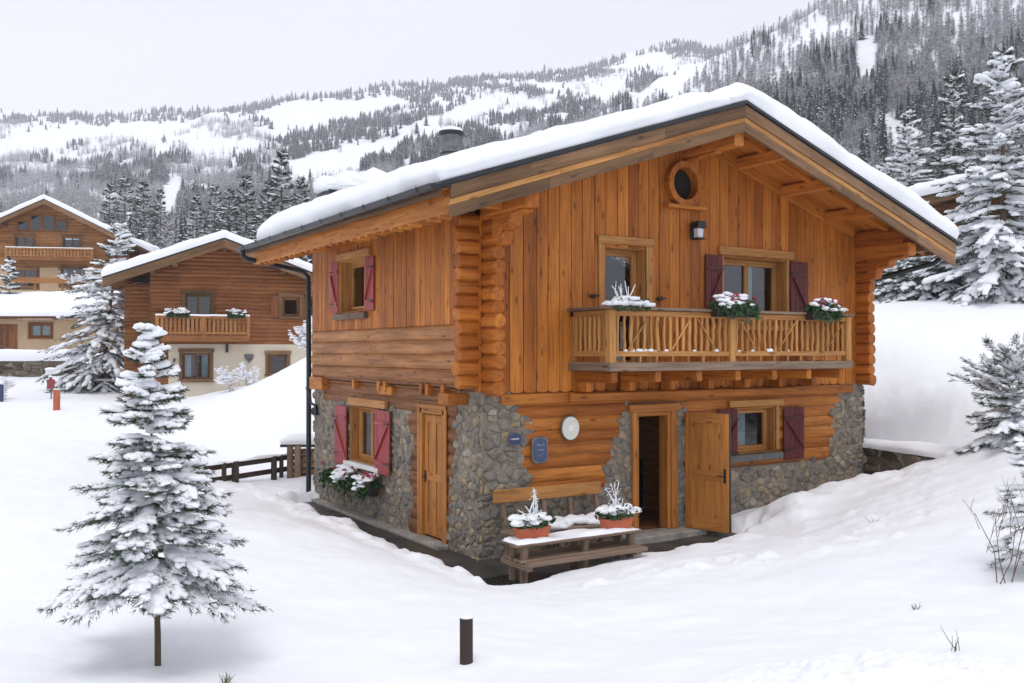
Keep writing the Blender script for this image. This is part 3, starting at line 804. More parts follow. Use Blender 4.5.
for px_, w_, zz, ln in ((AX, .22, .66, 1.31), (2.35, .18, .34, 1.34), (.75, .18, .34, 1.34), (5.45, .15, .32, 1.34), (6.65, .15, .32, 1.34), (7.85, .15, .32, 1.34)):
    p = MB(); top = zt(px_ + (w_ / 2 if px_ > AX else -w_ / 2)) - .13
    p.box(px_ - w_ / 2, px_ + w_ / 2, -ln, .0, top - zz + .13 - .02, top - .01, axis=1)
    if px_ == AX:
        p.M = basis((AX, 0, 0), (0, -1, 0), (1, 0, 0)); z0_ = top - zz + .11
        p.prism([(.02, z0_ - .06), (.40, z0_ - .055), (.46, z0_ - .04), (.8, z0_ - .035), (.86, z0_), (.02, z0_)], -.085, .085, gaxis=0)
    p.build('purlin', M['soffit'], roof, bevel=.015)
for xw, sx in ((.13, -1), (W - .13, 1)):
    p = MB(); top = zt(xw + .12 * sx) - .14
    top -= .26; p.box(xw - .12, xw + .12, -1.28, 7.1, top - .27, top - .02, axis=1); p.box(xw - .11, xw + .11, -1.12, 7.1, top - .018, top + .24, axis=1)
    p.M = basis((xw, 0, 0), (0, -1, 0), (1, 0, 0)); z0_ = top - .272
    p.prism([(.3, z0_ - .42), (.52, z0_ - .40), (.56, z0_ - .22), (.80, z0_ - .20), (.86, z0_ - .07), (1.12, z0_ - .05), (1.16, z0_), (.3, z0_)], -.11, .11, gaxis=0)
    p.build('wall_plate', M['cornerlog'], roof, bevel=.025)
# eave beam, fascia and gutters
p = MB(); p.box(-1.26, -1.03, -1.36, 7.46, 5.09, 5.42, axis=1)
for yy in np.arange(-1.0, 7.2, .31): p.tube([(-1.24, yy, 5.095), (-1.05, yy, 5.095)], .055, 10)
p.build('eave_beam', M['log'], roof, bevel=.02)
p = MB(); p.box(-1.43, -1.385, -1.38, 7.46, 5.30, 5.40, axis=1); p.build('fascia', M['barge'], roof)
for yy in np.arange(-.6, 7.0, .85):
    p = MB(); p.box(-1.38, .0, yy - .06, yy + .06, 5.33, 5.42, axis=0); p.build('rafter', M['honey'], roof)
p = MB(); p.box(9.985, 10.0, -1.38, 7.46, 5.17, 5.36, axis=1); p.box(9.3, 9.5, -1.2, 7.4, 5.19, 5.42, axis=1); p.build('fascia', M['barge'], roof)
def gutter(x, z, y0, y1, sx):
    g = MB(); n = 9; a = np.linspace(math.pi, 2 * math.pi, n); r = .085
    prof = [(x + math.cos(t) * r, z + math.sin(t) * r) for t in a] + [(x + math.cos(t) * (r - .008), z + math.sin(t) * (r - .008)) for t in a[::-1]]
    P = np.array([[(q[0], yy, q[1]) for q in prof + prof[:1]] for yy in np.linspace(y0, y1, 8)])
    g.grid(P); 
    for yy in (y0, y1): g.add([(q[0], yy, q[1]) for q in prof[:n]], [list(range(n))])
    for yy in np.arange(y0 + .4, y1, .9):
        g.tube([(x + sx * -.07, yy, z + .05), (x + sx * -.09, yy, z - .06), (x, yy, z - .095), (x + sx * .088, yy, z - .04), (x + sx * .09, yy, z + .02)], .006, 5)
    g.tube([(x, y0, z + .012), (x, y1, z + .012)], .008, 4)
    return g
gg = gutter(-1.53, 5.43, -1.47, 7.52, -1).build('gutter', M['black_metal'], chalet)
gg = gutter(10.09, 5.40, -1.47, 7.52, 1).build('gutter', M['black_metal'], chalet)
dp = MB(); dp.tube([(-1.53, 7.3, 5.36), (-1.53, 7.3, 5.24), (-1.42, 7.3, 5.18), (-.24, 7.26, 4.98), (-.12, 7.24, 4.86), (-.10, 7.24, 3.0), (-.10, 7.24, .15)], .055, 10)
for zz in (4.2, 2.4, 1.0): dp.tube([(-.10, 7.24, zz), (-.10, 7.24, zz + .06)], .068, 10)
dp.tube([(-.10, 7.2, 2.35), (-.12, 7.06, 2.12), (-.05, 6.9, 2.05)], .03, 8); dp.tube([(-.13, 6.86, 1.95), (-.03, 6.9, 1.95)], .09, 10)
dp.build('downpipe', M['black_metal'], chalet)
dp = MB(); dp.tube([(10.06, -1.1, 5.34), (10.06, -1.1, 5.12), (9.95, -1.0, 5.0), (9.35, -.1, 4.72), (9.2, .35, 4.6), (9.2, .4, 2.0)], .055, 10); dp.build('downpipe', M['black_metal'], chalet)

# snow on the roof, one body per slope
def roof_snow(x0, x1, seed):
    us = nonuni(x0, x1, 46, .5, 12); vs = nonuni(RY0 - .03, RY1 - (.85 if x0 < 0 else .25), 60, .5, 12)
    X, Y = np.meshgrid(us, vs, indexing='ij'); base = np.stack([X, Y, zt(0) * 0 + AZ - SL * np.abs(X - AX) + .004], -1)
    top = snow_slab(base, ((.33 if x0 < 0 else .45) + .018 * (Y - RY0)) * (1 - .5 * np.exp(-((X - AX + .3) / .35) ** 2)), .26, seed, bulge=.08)
    g = MB(); g.grid(top[:, ::-1] if x1 > x0 else top)
    g.grid(base if x1 > x0 else base[:, ::-1])
    return g
g = roof_snow(RX0 + .02, AX - .22, 3); g.build('roof_snow', M['snow'], roof)
g = roof_snow(AX - .40, RX1 + .02, 8); g.build('roof_snow', M['snow'], roof)
# chimney and vent
ch = MB(); ch.tube([(2.75, 6.0, 6.4), (2.75, 6.0, 8.05)], .245, 18, smooth=True)
chim = ch.build('chimney', M['zinc'], roof)
ch = MB(); ch.tube([(2.75, 6, 8.055), (2.75, 6, 8.13)], .29, 18); ch.tube([(2.75, 6, 7.62), (2.75, 6, 7.66)], .262, 18); ch.build('cowl', M['black_metal'], chim)
g = MB(); g.blobs(ico(3, .12, 3, .8), np.array([[2.75, 6, 8.13]]), np.array([[.28, .28, .13]])); g.build('snow_cap', M['snowfine'], chim)
ch = MB(); ch.box(-.12, .5, 6.0, 6.7, 6.0, 6.64, axis=2); vent = ch.build('roof_vent', M['black_metal'], roof)
g = MB(); g.blobs(ICO3[0], np.array([[.22, 6.3, 6.66], [1.0, 6.3, 6.72]]), np.array([[.46, .6, .27], [.8, .6, .36]])); g.build('snow_cap', M['snow'], vent)

# windows and doors of the chalet
o = window(chalet, MF, *[holesF[2][0], holesF[2][1], 2.95, 4.98], .20, M['pale'], casing=[(2.24, 2.34, .03, .065, 2.85, 5.02), (3.26, 3.39, .03, .065, 2.85, 5.02), (2.22, 3.42, .03, .085, 5.02, 5.16)], name='balcony_door')
o = window(chalet, MF, 5.10, 6.74, 3.72, 4.96, .20, M['pale'], sashes=2, casing=[(4.96, 6.92, .03, .09, 4.985, 5.14), (5.02, 5.10, .03, .05, 3.70, 4.985), (6.74, 6.82, .03, .05, 3.70, 4.985), (5.0, 6.84, .03, .11, 3.62, 3.70)], curtain=[(5.18, 5.32), (6.02, 6.20)])
shutter(o, MF, 4.62, 5.04, 3.74, 4.97, .05, M['maroon'], dirn=1); shutter(o, MF, 6.83, 7.32, 3.76, 4.95, .05, M['maroon'], dirn=-1)
o = window(chalet, MF, 5.44, 6.44, 1.34, 2.20, .16, M['pale'], casing=[(5.36, 5.44, .04, .06, 1.38, 2.2), (6.44, 6.52, .04, .06, 1.38, 2.2), (5.2, 6.62, .04, .085, 2.21, 2.33)], curtain=[(5.52, 5.95)])
shutter(o, MF, 4.92, 5.40, 1.20, 2.18, .06, M['maroon'], dirn=1); shutter(o, MF, 6.62, 7.18, 1.17, 2.16, .06, M['maroon'], dirn=-1)
s_ = MB(MF); s_.box(4.6, 6.55, -.05, .14, 1.21, 1.335, axis=0); s_.build('sill', M['sill'], o, bevel=.012)
o = window(chalet, MS, 4.14, 5.38, 4.0, 5.03, .10, M['pale'], lip=.12, casing=[(3.84, 5.46, .12, .18, 5.04, 5.18), (5.38, 5.44, .12, .14, 3.98, 5.04), (4.08, 4.14, .12, .14, 3.98, 5.04)])
shutter(o, MS, 3.66, 4.06, 3.99, 5.0, .135, M['red'], dirn=-1); shutter(o, MS, 5.42, 5.82, 4.0, 5.04, .135, M['red'], dirn=1)
s_ = MB(MS); s_.box(3.98, 5.55, .05, .22, 3.86, 3.975, axis=0); s_.build('sill', M['grey'], o, bevel=.01)
o = window(chalet, MS, 3.72, 5.08, 1.08, 2.16, .16, M['pale'], sashes=2, casing=[(3.26, 5.02, .035, .11, 2.18, 2.33)], curtain=[(3.84, 4.34), (4.5, 4.98)])
shutter(o, MS, 3.06, 3.70, .98, 2.15, .085, M['red'], dirn=-1); shutter(o, MS, 5.10, 5.70, .98, 2.14, .085, M['red'], dirn=1)
s_ = MB(MS); s_.box(3.55, 5.2, -.05, .13, .985, 1.07, axis=0); s_.build('sill', M['white'], o, bevel=.01)
# round attic window
ow = MB(MF); n = 36
for k in range(n):
    a0, a1 = 2 * math.pi * k / n, 2 * math.pi * (k + 1) / n - .012
    q = lambda r_, a: (OC[0] + r_ * math.cos(a), OC[1] + r_ * math.sin(a))
    tn = R.uniform(.35, .6)
    ow.prism([q(.285, a0), q(.395, a0), q(.395, a1 + .012), q(.285, a1 + .012)], -.06, .16, tone=tn)
ow.box(OC[0] - .44, OC[0] + .46, .03, .20, OC[1] - .445, OC[1] - .385, axis=0)
ocw = ow.build('round_window', M['honey'], chalet)
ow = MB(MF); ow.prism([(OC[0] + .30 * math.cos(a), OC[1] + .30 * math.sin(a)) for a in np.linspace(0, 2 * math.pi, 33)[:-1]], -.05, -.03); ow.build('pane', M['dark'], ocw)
# side door, closed
dr = MB(MS)
for q in ((1.08, 1.15), (1.89, 1.96)): dr.box(q[0], q[1], -.1, .05, .12, 2.27, axis=2)
dr.box(1.08, 1.96, -.1, .05, 2.19, 2.27, axis=0); dr.box(1.0, 1.08, .03, .06, .12, 2.34, axis=2); dr.box(1.96, 2.04, .03, .06, .12, 2.34, axis=2); dr.box(1.0, 2.04, .03, .062, 2.27, 2.345, axis=0)
dr.box(1.16, 1.88, -.06, -.02, .14, 2.18, axis=2)
for q in ((1.17, 1.29), (1.46, 1.58), (1.75, 1.87)): dr.box(q[0], q[1], -.02, .0, .15, 2.17, axis=2)
for q in ((.15, .34), (1.06, 1.20), (2.03, 2.17)): dr.box(1.29, 1.75, -.02, -.003, q[0], q[1], axis=0)
sd = dr.build('side_door', M['door'], chalet, bevel=.006)
h = MB(MS); h.tube([(1.83, .0, 1.12), (1.83, .055, 1.12), (1.74, .06, 1.12)], .011, 6); h.box(1.805, 1.855, .0, .008, 1.02, 1.22); h.build('handle', M['hinge'], sd)
h = MB(MS); h.box(.98, 2.06, -.08, .14, .03, .115, axis=0); h.box(.95, 6.9, .03, .24, .0, .105, axis=0); h.build('threshold', M['concrete'], chalet, bevel=.01)
# front door: frame, open leaf, step, room behind
dr = MB(MF)
dr.box(3.02, 3.09, -.17, .06, .16, 2.2, axis=2); dr.box(3.73, 3.80, -.17, .06, .16, 2.2, axis=2); dr.box(3.02, 3.80, -.17, .055, 2.12, 2.2, axis=0)
dr.box(2.93, 3.02, .0, .09, .16, 2.2, axis=2); dr.box(3.80, 3.93, .0, .09, .16, 2.2, axis=2); dr.box(2.86, 4.0, .0, .10, 2.2, 2.33, axis=0)
fd = dr.build('front_door', M['door'], chalet, bevel=.008)
ca, sa = math.cos(rad(75)), math.sin(rad(75))
ML = basis((4.08, -.12, 0), (ca, -sa, 0), (-sa, -ca, 0))       # out = the face towards the viewer
lf = MB(ML); w_ = .86
lf.box(0, w_, -.045, -.005, .165, 2.17, axis=2)
for q in ((0, .13), (w_ - .13, w_)):
    lf.box(q[0], q[1], -.005, .012, .165, 2.17, axis=2)
for q in ((.165, .38), (1.03, 1.20), (2.0, 2.17)): lf.box(.13, w_ - .13, -.005, .010, q[0], q[1], axis=0)
for a, e in ((.13, .345), (.352, .565), (.572, w_ - .13)):
    lf.box(a, e, -.005, .002, .38, 1.03, axis=2); lf.box(a, e, -.005, .002, 1.20, 2.0, axis=2)
leaf = lf.build('door_leaf', M['door'], fd, bevel=.005)
h = MB(ML); h.box(w_ - .10, w_ - .05, .012, .02, 1.0, 1.24); h.tube([(w_ - .075, .02, 1.12), (w_ - .075, .07, 1.12), (w_ - .19, .075, 1.12)], .012, 6); h.tube([(w_ - .075, -.045, 1.12), (w_ - .075, -.10, 1.12), (w_ - .19, -.10, 1.12)], .012, 6)
for zz in (.45, 1.2, 1.95): h.tube([(-.012, .012, zz), (-.012, .012, zz + .11)], .013, 6)
h.build('handle', M['hinge'], fd)
h = MB(ML); h.box(w_, w_ + .012, -.05, .0, .17, 2.17); h.build('edge_strip', M['black_metal'], fd)  # thin black strip down the free edge of the leaf
h = MB(MF); h.box(2.6, 4.3, -.1, .42, .03, .155, axis=0); h.build('threshold', M['concrete'], chalet, bevel=.012)
rm = MB()
rm.box(.2, W - .2, .2, DP - .2, .05, .16, 2, axis=0)                   # floor
rm.box(.2, W - .2, .2, DP - .2, 2.55, 2.62, 0, axis=0)                  # ceiling
for k in range(14): rm.box(2.2 + .25 * k, 2.2 + .25 * k + .246, 2.2, 2.24, .16, 2.55, 0, axis=2)
rm.box(2.20, 2.24, .16, 2.2, .16, 2.55, 0, axis=1); rm.box(4.75, 4.8, .16, 2.2, .16, 2.55, 0, axis=1)
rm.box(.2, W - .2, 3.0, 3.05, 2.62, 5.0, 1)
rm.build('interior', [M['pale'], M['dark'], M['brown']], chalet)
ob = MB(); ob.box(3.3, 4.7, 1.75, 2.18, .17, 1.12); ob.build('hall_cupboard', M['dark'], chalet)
ob = MB(); ob.box(4.05, 4.5, 2.185, 2.198, 1.42, 2.12); ob.build('wall_board', M['curtain'], chalet)
ob = MB(); ob.blobs(ICO3[1], np.array([[3.55, 1.55, .95]]), np.array([[.16, .14, .42]])); ob.build('hanging_coat', M['curtain'], chalet)

# lamp and small iron hooks on the wall
lp = MB(MF); lp.box(4.28, 4.40, .03, .06, 5.22, 5.48); lp.tube([(4.34, .06, 5.42), (4.34, .14, 5.47), (4.34, .20, 5.46)], .018, 7); 
lp.prism([(4.23, 5.40), (4.26, 5.52), (4.42, 5.52), (4.45, 5.40)], .09, .29); lp.box(4.255, 4.425, .10, .28, 5.20, 5.225)
lamp = lp.build('wall_lamp', M['black_metal'], chalet, bevel=.008)
lp = MB(MF); lp.prism([(4.28, 5.226), (4.265, 5.40), (4.415, 5.40), (4.40, 5.226)], .13, .25); lp.build('lamp_glass', M['lampglass'], lamp, bevel=.015)
for u in (2.12, 3.56):
    hk = MB(MF); hk.blobs(ICO2[0], np.array([[u, .06, 4.13]]), np.array([[.075, .04, .05]])); hk.tube([(u - .05, .04, 4.13), (u + .1, .1, 4.15)], .014, 6); hk.build('shutter_catch', M['hinge'], chalet)

# balcony
bal = MB(MF); BX0, BX1, BY = 1.68, 7.30, 1.05
n = 8
for k in range(n): bal.box(BX0, BX1, .03 + (BY - .03) / n * k, .03 + (BY - .03) / n * (k + 1) - .006, 3.0, 3.04, axis=0)
bal.box(BX0 - .03, BX1 + .03, BY, BY + .05, 2.92, 3.06, 1, axis=0); bal.box(BX0 - .05, BX0, .03, BY, 2.92, 3.06, 1, axis=1); bal.box(BX1, BX1 + .05, .03, BY, 2.92, 3.06, 1, axis=1)
balc = bal.build('balcony', [M['pale'], M['grey']], chalet, bevel=.008)
for u in np.linspace(BX0 + .15, BX1 - .15, 7):
    js = MB(MF); js.box(u - .06, u + .06, .08, BY - .06, 2.74, 2.915, axis=1); js.prism([(u - .06, 2.74), (u + .06, 2.74), (u + .06, 2.58), (u - .06, 2.58)], .08, .35)
    js.build('joist', M['honey'], balc, bevel=.012)
rl = MB(MF)
d = BY - .035
for z0_, z1_, th in ((3.15, 3.235, .06), (3.78, 3.87, .07)):
    rl.box(BX0, BX1, d - th / 2, d + th / 2, z0_, z1_, axis=0)
    for xx in (BX0 + .035, BX1 - .035): rl.box(xx - th / 2, xx + th / 2, .03, d - th / 2 - .002, z0_, z1_, axis=1)
posts = [BX0 + .05, 4.28, BX1 - .05]
for u in posts: rl.box(u - .062, u + .062, d - .064, d + .064, 3.02, 3.875, axis=2)
rl.box(BX0 - .0, BX0 + .08, .03, .11, 3.02, 3.875, axis=2)
# round pegs below the bottom rail
for u in np.linspace(BX0 + .3, BX1 - .3, 16): rl.tube([(u, d, 3.05), (u, d, 3.155)], .03, 6)
rl.build('railing', M['pale'], balc, bevel=.008)
hr = MB(MF); hr.box(BX0 - .08, BX1 + .06, d - .10, d + .10, 3.878, 3.925, axis=0); hr.box(BX0 - .08, BX0 + .11, .03, d - .103, 3.878, 3.925, axis=1); hr.box(BX1 - .1, BX1 + .06, .03, d - .103, 3.878, 3.925, axis=1)
hr.build('handrail', M['grey'], balc, bevel=.008)
us = []
for a, e in zip(posts[:-1], posts[1:]):
    nn = round((e - a - .12) / .135); us += [a + .062 + (e - a - .124) * (k + .5) / nn for k in range(nn)]
for i, u in enumerate(us):
    t = MB(MF); zz = np.linspace(3.235, 3.782, 6)
    t.tube([(u + R.uniform(-.009, .009), d + R.uniform(-.008, .008), z_) for z_ in zz], R.uniform(.026, .036) * R.uniform(.85, 1.12, 6), 7, tone=R.uniform(.2, 1)); t.build('baluster', M['pale'], balc)
for k in range(7):
    t = MB(MF); v = .14 + (d - .2) * k / 6.6
    t.tube([(BX0 + .035, v + R.uniform(-.008, .008), z_) for z_ in np.linspace(3.235, 3.782, 5)], R.uniform(.026, .034, 5), 7); t.build('baluster', M['pale'], balc)
    t = MB(MF); t.tube([(BX1 - .035, v, z_) for z_ in np.linspace(3.235, 3.782, 5)], R.uniform(.026, .034, 5), 7); t.build('baluster', M['pale'], balc)
for a, e in ((2.05, 2.45), (2.95, 3.35), (3.9, 3.5), (4.85, 4.45), (5.40, 5.85), (6.65, 7.1)):
    br = MB(MF); br.tube([(a, d + .035, 3.26), ((a + e) / 2, d + .043, 3.52), (e, d + .035, 3.76)], [.012, .014, .011], 6)
    br.build('branch_brace', M['pale'], balc)
sn = MB(MF); sp = [(u + R.uniform(-.05, .05), d + R.uniform(-.02, .03), 3.235) for u in list(us[1:8]) + list(us[12:30:3])]
for k in range(4): sn.blobs(ICO2[k], np.array(sp[k::4]), R.uniform(.6, 1.3, (len(sp[k::4]), 1)) * np.array([[.055, .04, .035]]))
sn.build('rail_snow', M['snowfine'], balc)

# ------------------------------------------------------------------ things by the chalet
def flower_box(loc, u, out, L, seed, label, flowers=True, snowamt=1.0, droop=.25, group='window boxes of the chalet'):
    rg = np.random.default_rng(seed); t = thing('flower_box', loc, label, 'flower box', group)
    Mx = basis(loc, u, out)
    b = MB(Mx); b.box(-L / 2, L / 2, -.09, .09, -.13, .03); b.build('trough', M['hinge'], t, bevel=.01)
    lf = MB(Mx); n = int(900 * L)
    c = np.stack([rg.uniform(-L / 2, L / 2, n), rg.normal(.02, .09, n), np.zeros(n)], 1)
    c[:, 2] = .02 + .20 * rg.beta(1.3, 2, n) * (1 - .5 * np.abs(c[:, 0] / (L / 2)) ** 3) - droop * np.clip(c[:, 1] / .16, 0, 1.2) * rg.random(n)
    leafq(lf, c, rg, .028, .055); lf.build('foliage', M['leaf'], t)
    if flowers:
        f = MB(Mx); k = int(7 * L) + 2
        for _ in range(k):
            p = np.array([rg.uniform(-L / 2, L / 2), rg.uniform(.0, .14), rg.uniform(.10, .25)])
            m = 9; cc = p + rg.normal(0, .022, (m, 3)); f.blobs(ICO1[0], cc, rg.uniform(.014, .026, (m, 1)) * np.ones((1, 3)))
        f.build('blossom', M['petal'], t)
    s = MB(Mx); k = int(38 * L * snowamt) + 2
    cl = rg.uniform(-L / 2, L / 2, 4)
    c = np.stack([np.clip(cl[rg.integers(0, 4, k)] + rg.normal(0, .13, k), -L / 2, L / 2), rg.normal(.05, .07, k), rg.uniform(.10, .25, k)], 1); c[:, 2] -= np.clip(c[:, 1], 0, 1) * .6
    for j in range(4): s.blobs(ICO2[j], c[j::4], rg.uniform(.035, .085, (len(c[j::4]), 1)) * np.array([[1.2, 1, .62]]))
    s.build('snow_cover', M['snowfine'], t)
    return t
def leafq(mb, c, rg, a, b):
    n = len(c); s = rg.uniform(a, b, n)
    d = rg.normal(0, 1, (n, 3)); d /= np.linalg.norm(d, axis=1)[:, None]; e = np.cross(d, rg.normal(0, 1, (n, 3))); e /= np.linalg.norm(e, axis=1)[:, None]
    V = np.stack([c - d * s[:, None], c + e * s[:, None] * .6, c + d * s[:, None], c - e * s[:, None] * .6], 1)
    mb.add(V.reshape(-1, 3), np.arange(4 * n).reshape(n, 4), 0, None, np.repeat(rg.random(n), 4))
flower_box((4.22, -1.17, 3.93), (1, 0, 0), (0, -1, 0), .92, 2, 'flower box heaped with snow and red blossoms, hung in the middle of the balcony rail')
flower_box((6.42, -1.17, 3.92), (1, 0, 0), (0, -1, 0), .72, 3, 'smaller snowy flower box with pink blossoms at the right end of the balcony rail')
flower_box((-.24, 4.62, .72), (0, 1, 0), (-1, 0, 0), 2.4, 4, 'long snow-dusted flower box with dark red blossoms under the red-shuttered ground floor window', snowamt=1.5)
# snow-buried plant on the left end of the rail
t = thing('snowy_plant', (1.98, -1.05, 3.93), 'low plant buried in white snow on the left corner of the balcony rail', 'plant')
rg = np.random.default_rng(6)
s = MB(); c = np.stack([rg.uniform(-.36, .36, 46), rg.normal(0, .09, 46), rg.uniform(0, .12, 46)], 1); c[:, 2] *= 1 - np.abs(c[:, 0]) / .4; c += np.array([1.98, -1.08, 3.94])
s.blobs(ICO2[1], c, rg.uniform(.05, .10, (46, 1)) * np.array([[1.2, 1, .6]])); s.build('snow_cover', M['snowfine'], t)
s = MB(); c = np.stack([rg.uniform(-.3, .45, 160), rg.normal(-.05, .08, 160), rg.uniform(-.09, .10, 160)], 1) + np.array([1.98, -1.08, 3.94]); leafq(s, c, rg, .02, .05); s.build('foliage', M['leaf'], t)
s = MB()
for k in range(9):
    p = np.array([1.95 + rg.uniform(-.1, .1), -1.05, 4.0]); e = p + np.array([rg.uniform(-.18, .18), rg.uniform(-.05, .05), rg.uniform(.15, .38)]); s.tube([p, (p + e) / 2 + rg.normal(0, .02, 3), e], [.010, .009, .006], 5)
s.build('stem', M['snowfine'], t)

def plaque_marks(mb, u0, u1, z, h, d, n):
    for k in range(n):
        a = u0 + (u1 - u0) * k / n; w_ = (u1 - u0) / n * .62
        mb.box(a, a + w_ * .32, d, d + .004, z, z + h * R.uniform(.6, 1)); mb.box(a + w_ * .32, a + w_, d, d + .004, z + h * R.choice([0, .35, .75]), z + h * R.choice([.2, .5]) + h * .35)
def disc(mb, u, z, ru, rz, d0, d1, n=32): mb.prism([(u + ru * math.cos(a), z + rz * math.sin(a)) for a in np.linspace(0, 2 * math.pi, n + 1)[:-1]], d0, d1)
ck = MB(MF); disc(ck, 1.64, 1.99, .180, .205, .05, .085); t = tag(ck.build('wall_dial', M['zinc'], origin=(1.64, -.05, 1.99), bevel=.008), 'round pale wall dial on the log wall beside the doorway', 'wall dial')
ck = MB(MF); disc(ck, 1.64, 1.99, .165, .185, .085, .097); ck.build('dial', M['offwhite'], t, origin=(1.64, -.05, 1.99))
ck = MB(MF); disc(ck, 1.64, 1.99, .05, .056, .097, .100); ck.build('dial_mark', M['white'], t, origin=(1.64, -.05, 1.99))
pq = MB(MF); disc(pq, .57, 1.87, .135, .105, .08, .105); t = tag(pq.build('plaque', M['zinc'], origin=(.57, -.1, 1.87), bevel=.004), 'small oval blue plaque fixed to the stone corner, left of the framed plaque', 'plaque')
pq = MB(MF); disc(pq, .57, 1.87, .118, .09, .105, .111); pq.build('enamel_face', M['blue2'], t, origin=(.57, -.1, 1.87))
pq = MB(MF); plaque_marks(pq, .485, .655, 1.86, .028, .111, 6); pq.build('lettering', M['lampglass'], t, origin=(.57, -.1, 1.87))
rr = lambda u0, u1, z0, z1, r: [(u0 + r * (1 - math.cos(a)) if s < 2 else 0, 0) for s in (0,) for a in (0,)]
def rrect(u0, u1, z0, z1, r, n=5):
    o = []
    for cx_, cz_, a0 in ((u1 - r, z0 + r, -90), (u1 - r, z1 - r, 0), (u0 + r, z1 - r, 90), (u0 + r, z0 + r, 180)):
        o += [(cx_ + r * math.cos(rad(a0 + 90 * k / n)), cz_ + r * math.sin(rad(a0 + 90 * k / n))) for k in range(n + 1)]
    return o
pq = MB(MF); pq.prism(rrect(.90, 1.21, 1.46, 1.88, .09), .05, .075); t = tag(pq.build('plaque', M['zinc'], origin=(1.05, -.05, 1.66), bevel=.004), 'upright slate blue plaque with rounded corners and pale emblem, right of the oval plaque', 'plaque')
pq = MB(MF); pq.prism(rrect(.93, 1.18, 1.49, 1.85, .075), .075, .081); pq.build('enamel_face', M['blue'], t, origin=(1.05, -.05, 1.66))
pq = MB(MF); plaque_marks(pq, .98, 1.15, 1.73, .045, .081, 4); plaque_marks(pq, .99, 1.14, 1.655, .04, .081, 4); pq.tube([(1.0, .083, 1.56), (1.04, .083, 1.62), (1.07, .083, 1.57), (1.11, .083, 1.63)], .006, 5); pq.build('emblem', M['paleblue'], t, origin=(1.05, -.05, 1.66))

# bench against the wall
bn = thing('garden_bench', (1.2, -.55, .05), 'rustic wooden bench with a plank backrest against the stone wall, snow piled on its seat', 'bench')
b = MB()
for y0, y1 in ((-.80, -.60), (-.585, -.39)): b.box(.12, 2.32, y0, y1, .50, .545, axis=0)
b.build('seat', M['grey'], bn, bevel=.01)
b = MB(); b.board((.10, -.235, 1.03), (2.12, -.235, 1.02), .20, .05); b.build('backrest', M['pale'], bn, bevel=.01)
for xx in (.28, 1.02, 1.52, 2.05):
    b = MB(); b.board((xx, -.40, .04), (xx, -.16, 1.08), .07, .07, up=(0, 1, 0)); b.board((xx, -.72, .04), (xx, -.72, .50), .07, .07, up=(0, 1, 0)); b.build('leg', M['grey'], bn, bevel=.008)
s = MB(); rg = np.random.default_rng(3)
for cx_, rx in ((.95, .34), (1.95, .40)):
    c = np.stack([cx_ + rg.normal(0, rx * .45, 26), -.58 + rg.normal(0, .07, 26), .545 + rg.uniform(0, .05, 26)], 1); s.blobs(ICO2[2], c, rg.uniform(.10, .19, (26, 1)) * np.array([[1.2, .9, .6]]))
s.build('seat_snow', M['snowfine'], bn)
# low table with a foot shelf
tb = thing('garden_table', (.6, -1.55, .05), 'low weathered plank table with a foot shelf, carrying two terracotta planters', 'table')
b = MB(); b.box(-.48, 1.70, -1.80, -1.58, .585, .63, axis=0); b.box(-.44, 1.72, -1.565, -1.34, .585, .63, axis=0); b.box(1.74, 1.0, -1.2, -1.1, .50, .54, axis=0); b.build('tabletop', M['grey'], tb, bevel=.012)
b = MB(); b.box(-.38, 1.68, -1.95, -1.82, .345, .41, axis=0)
for k in range(4): b.box(-.40, 1.66, -1.81 + .13 * k, -1.81 + .13 * k + .115, .375, .41, axis=0)
b.box(-.40, -.30, -1.93, -1.25, .29, .37, axis=1); b.box(1.5, 1.6, -1.9, -1.25, .29, .37, axis=1); b.build('shelf', M['grey'], tb, bevel=.01)
for xx in (-.30, .72, 1.55):
    for yy in (-1.70, -1.42):
        b = MB(); b.tube([(xx, yy, .0), (xx, yy, .3), (xx + R.uniform(-.01, .01), yy, .585)], [.062, .055, .06], 8, wob=.06); b.build('leg', M['grey'], tb)
s = MB(); xs = np.linspace(-.45, 1.68, 60); ys = np.linspace(-1.79, -1.36, 14); X, Y = np.meshgrid(xs, ys, indexing='ij')
Z = .628 + np.maximum(0, .03 + .05 * fbm(X * 2.5, Y * 3, 3, 61)) * sstep(0, .05, np.minimum(np.minimum(X + .45, 1.68 - X), np.minimum(Y + 1.79, -1.36 - Y))); s.grid(np.stack([X, Y, Z], -1)); s.build('top_snow', M['snowfine'], tb)
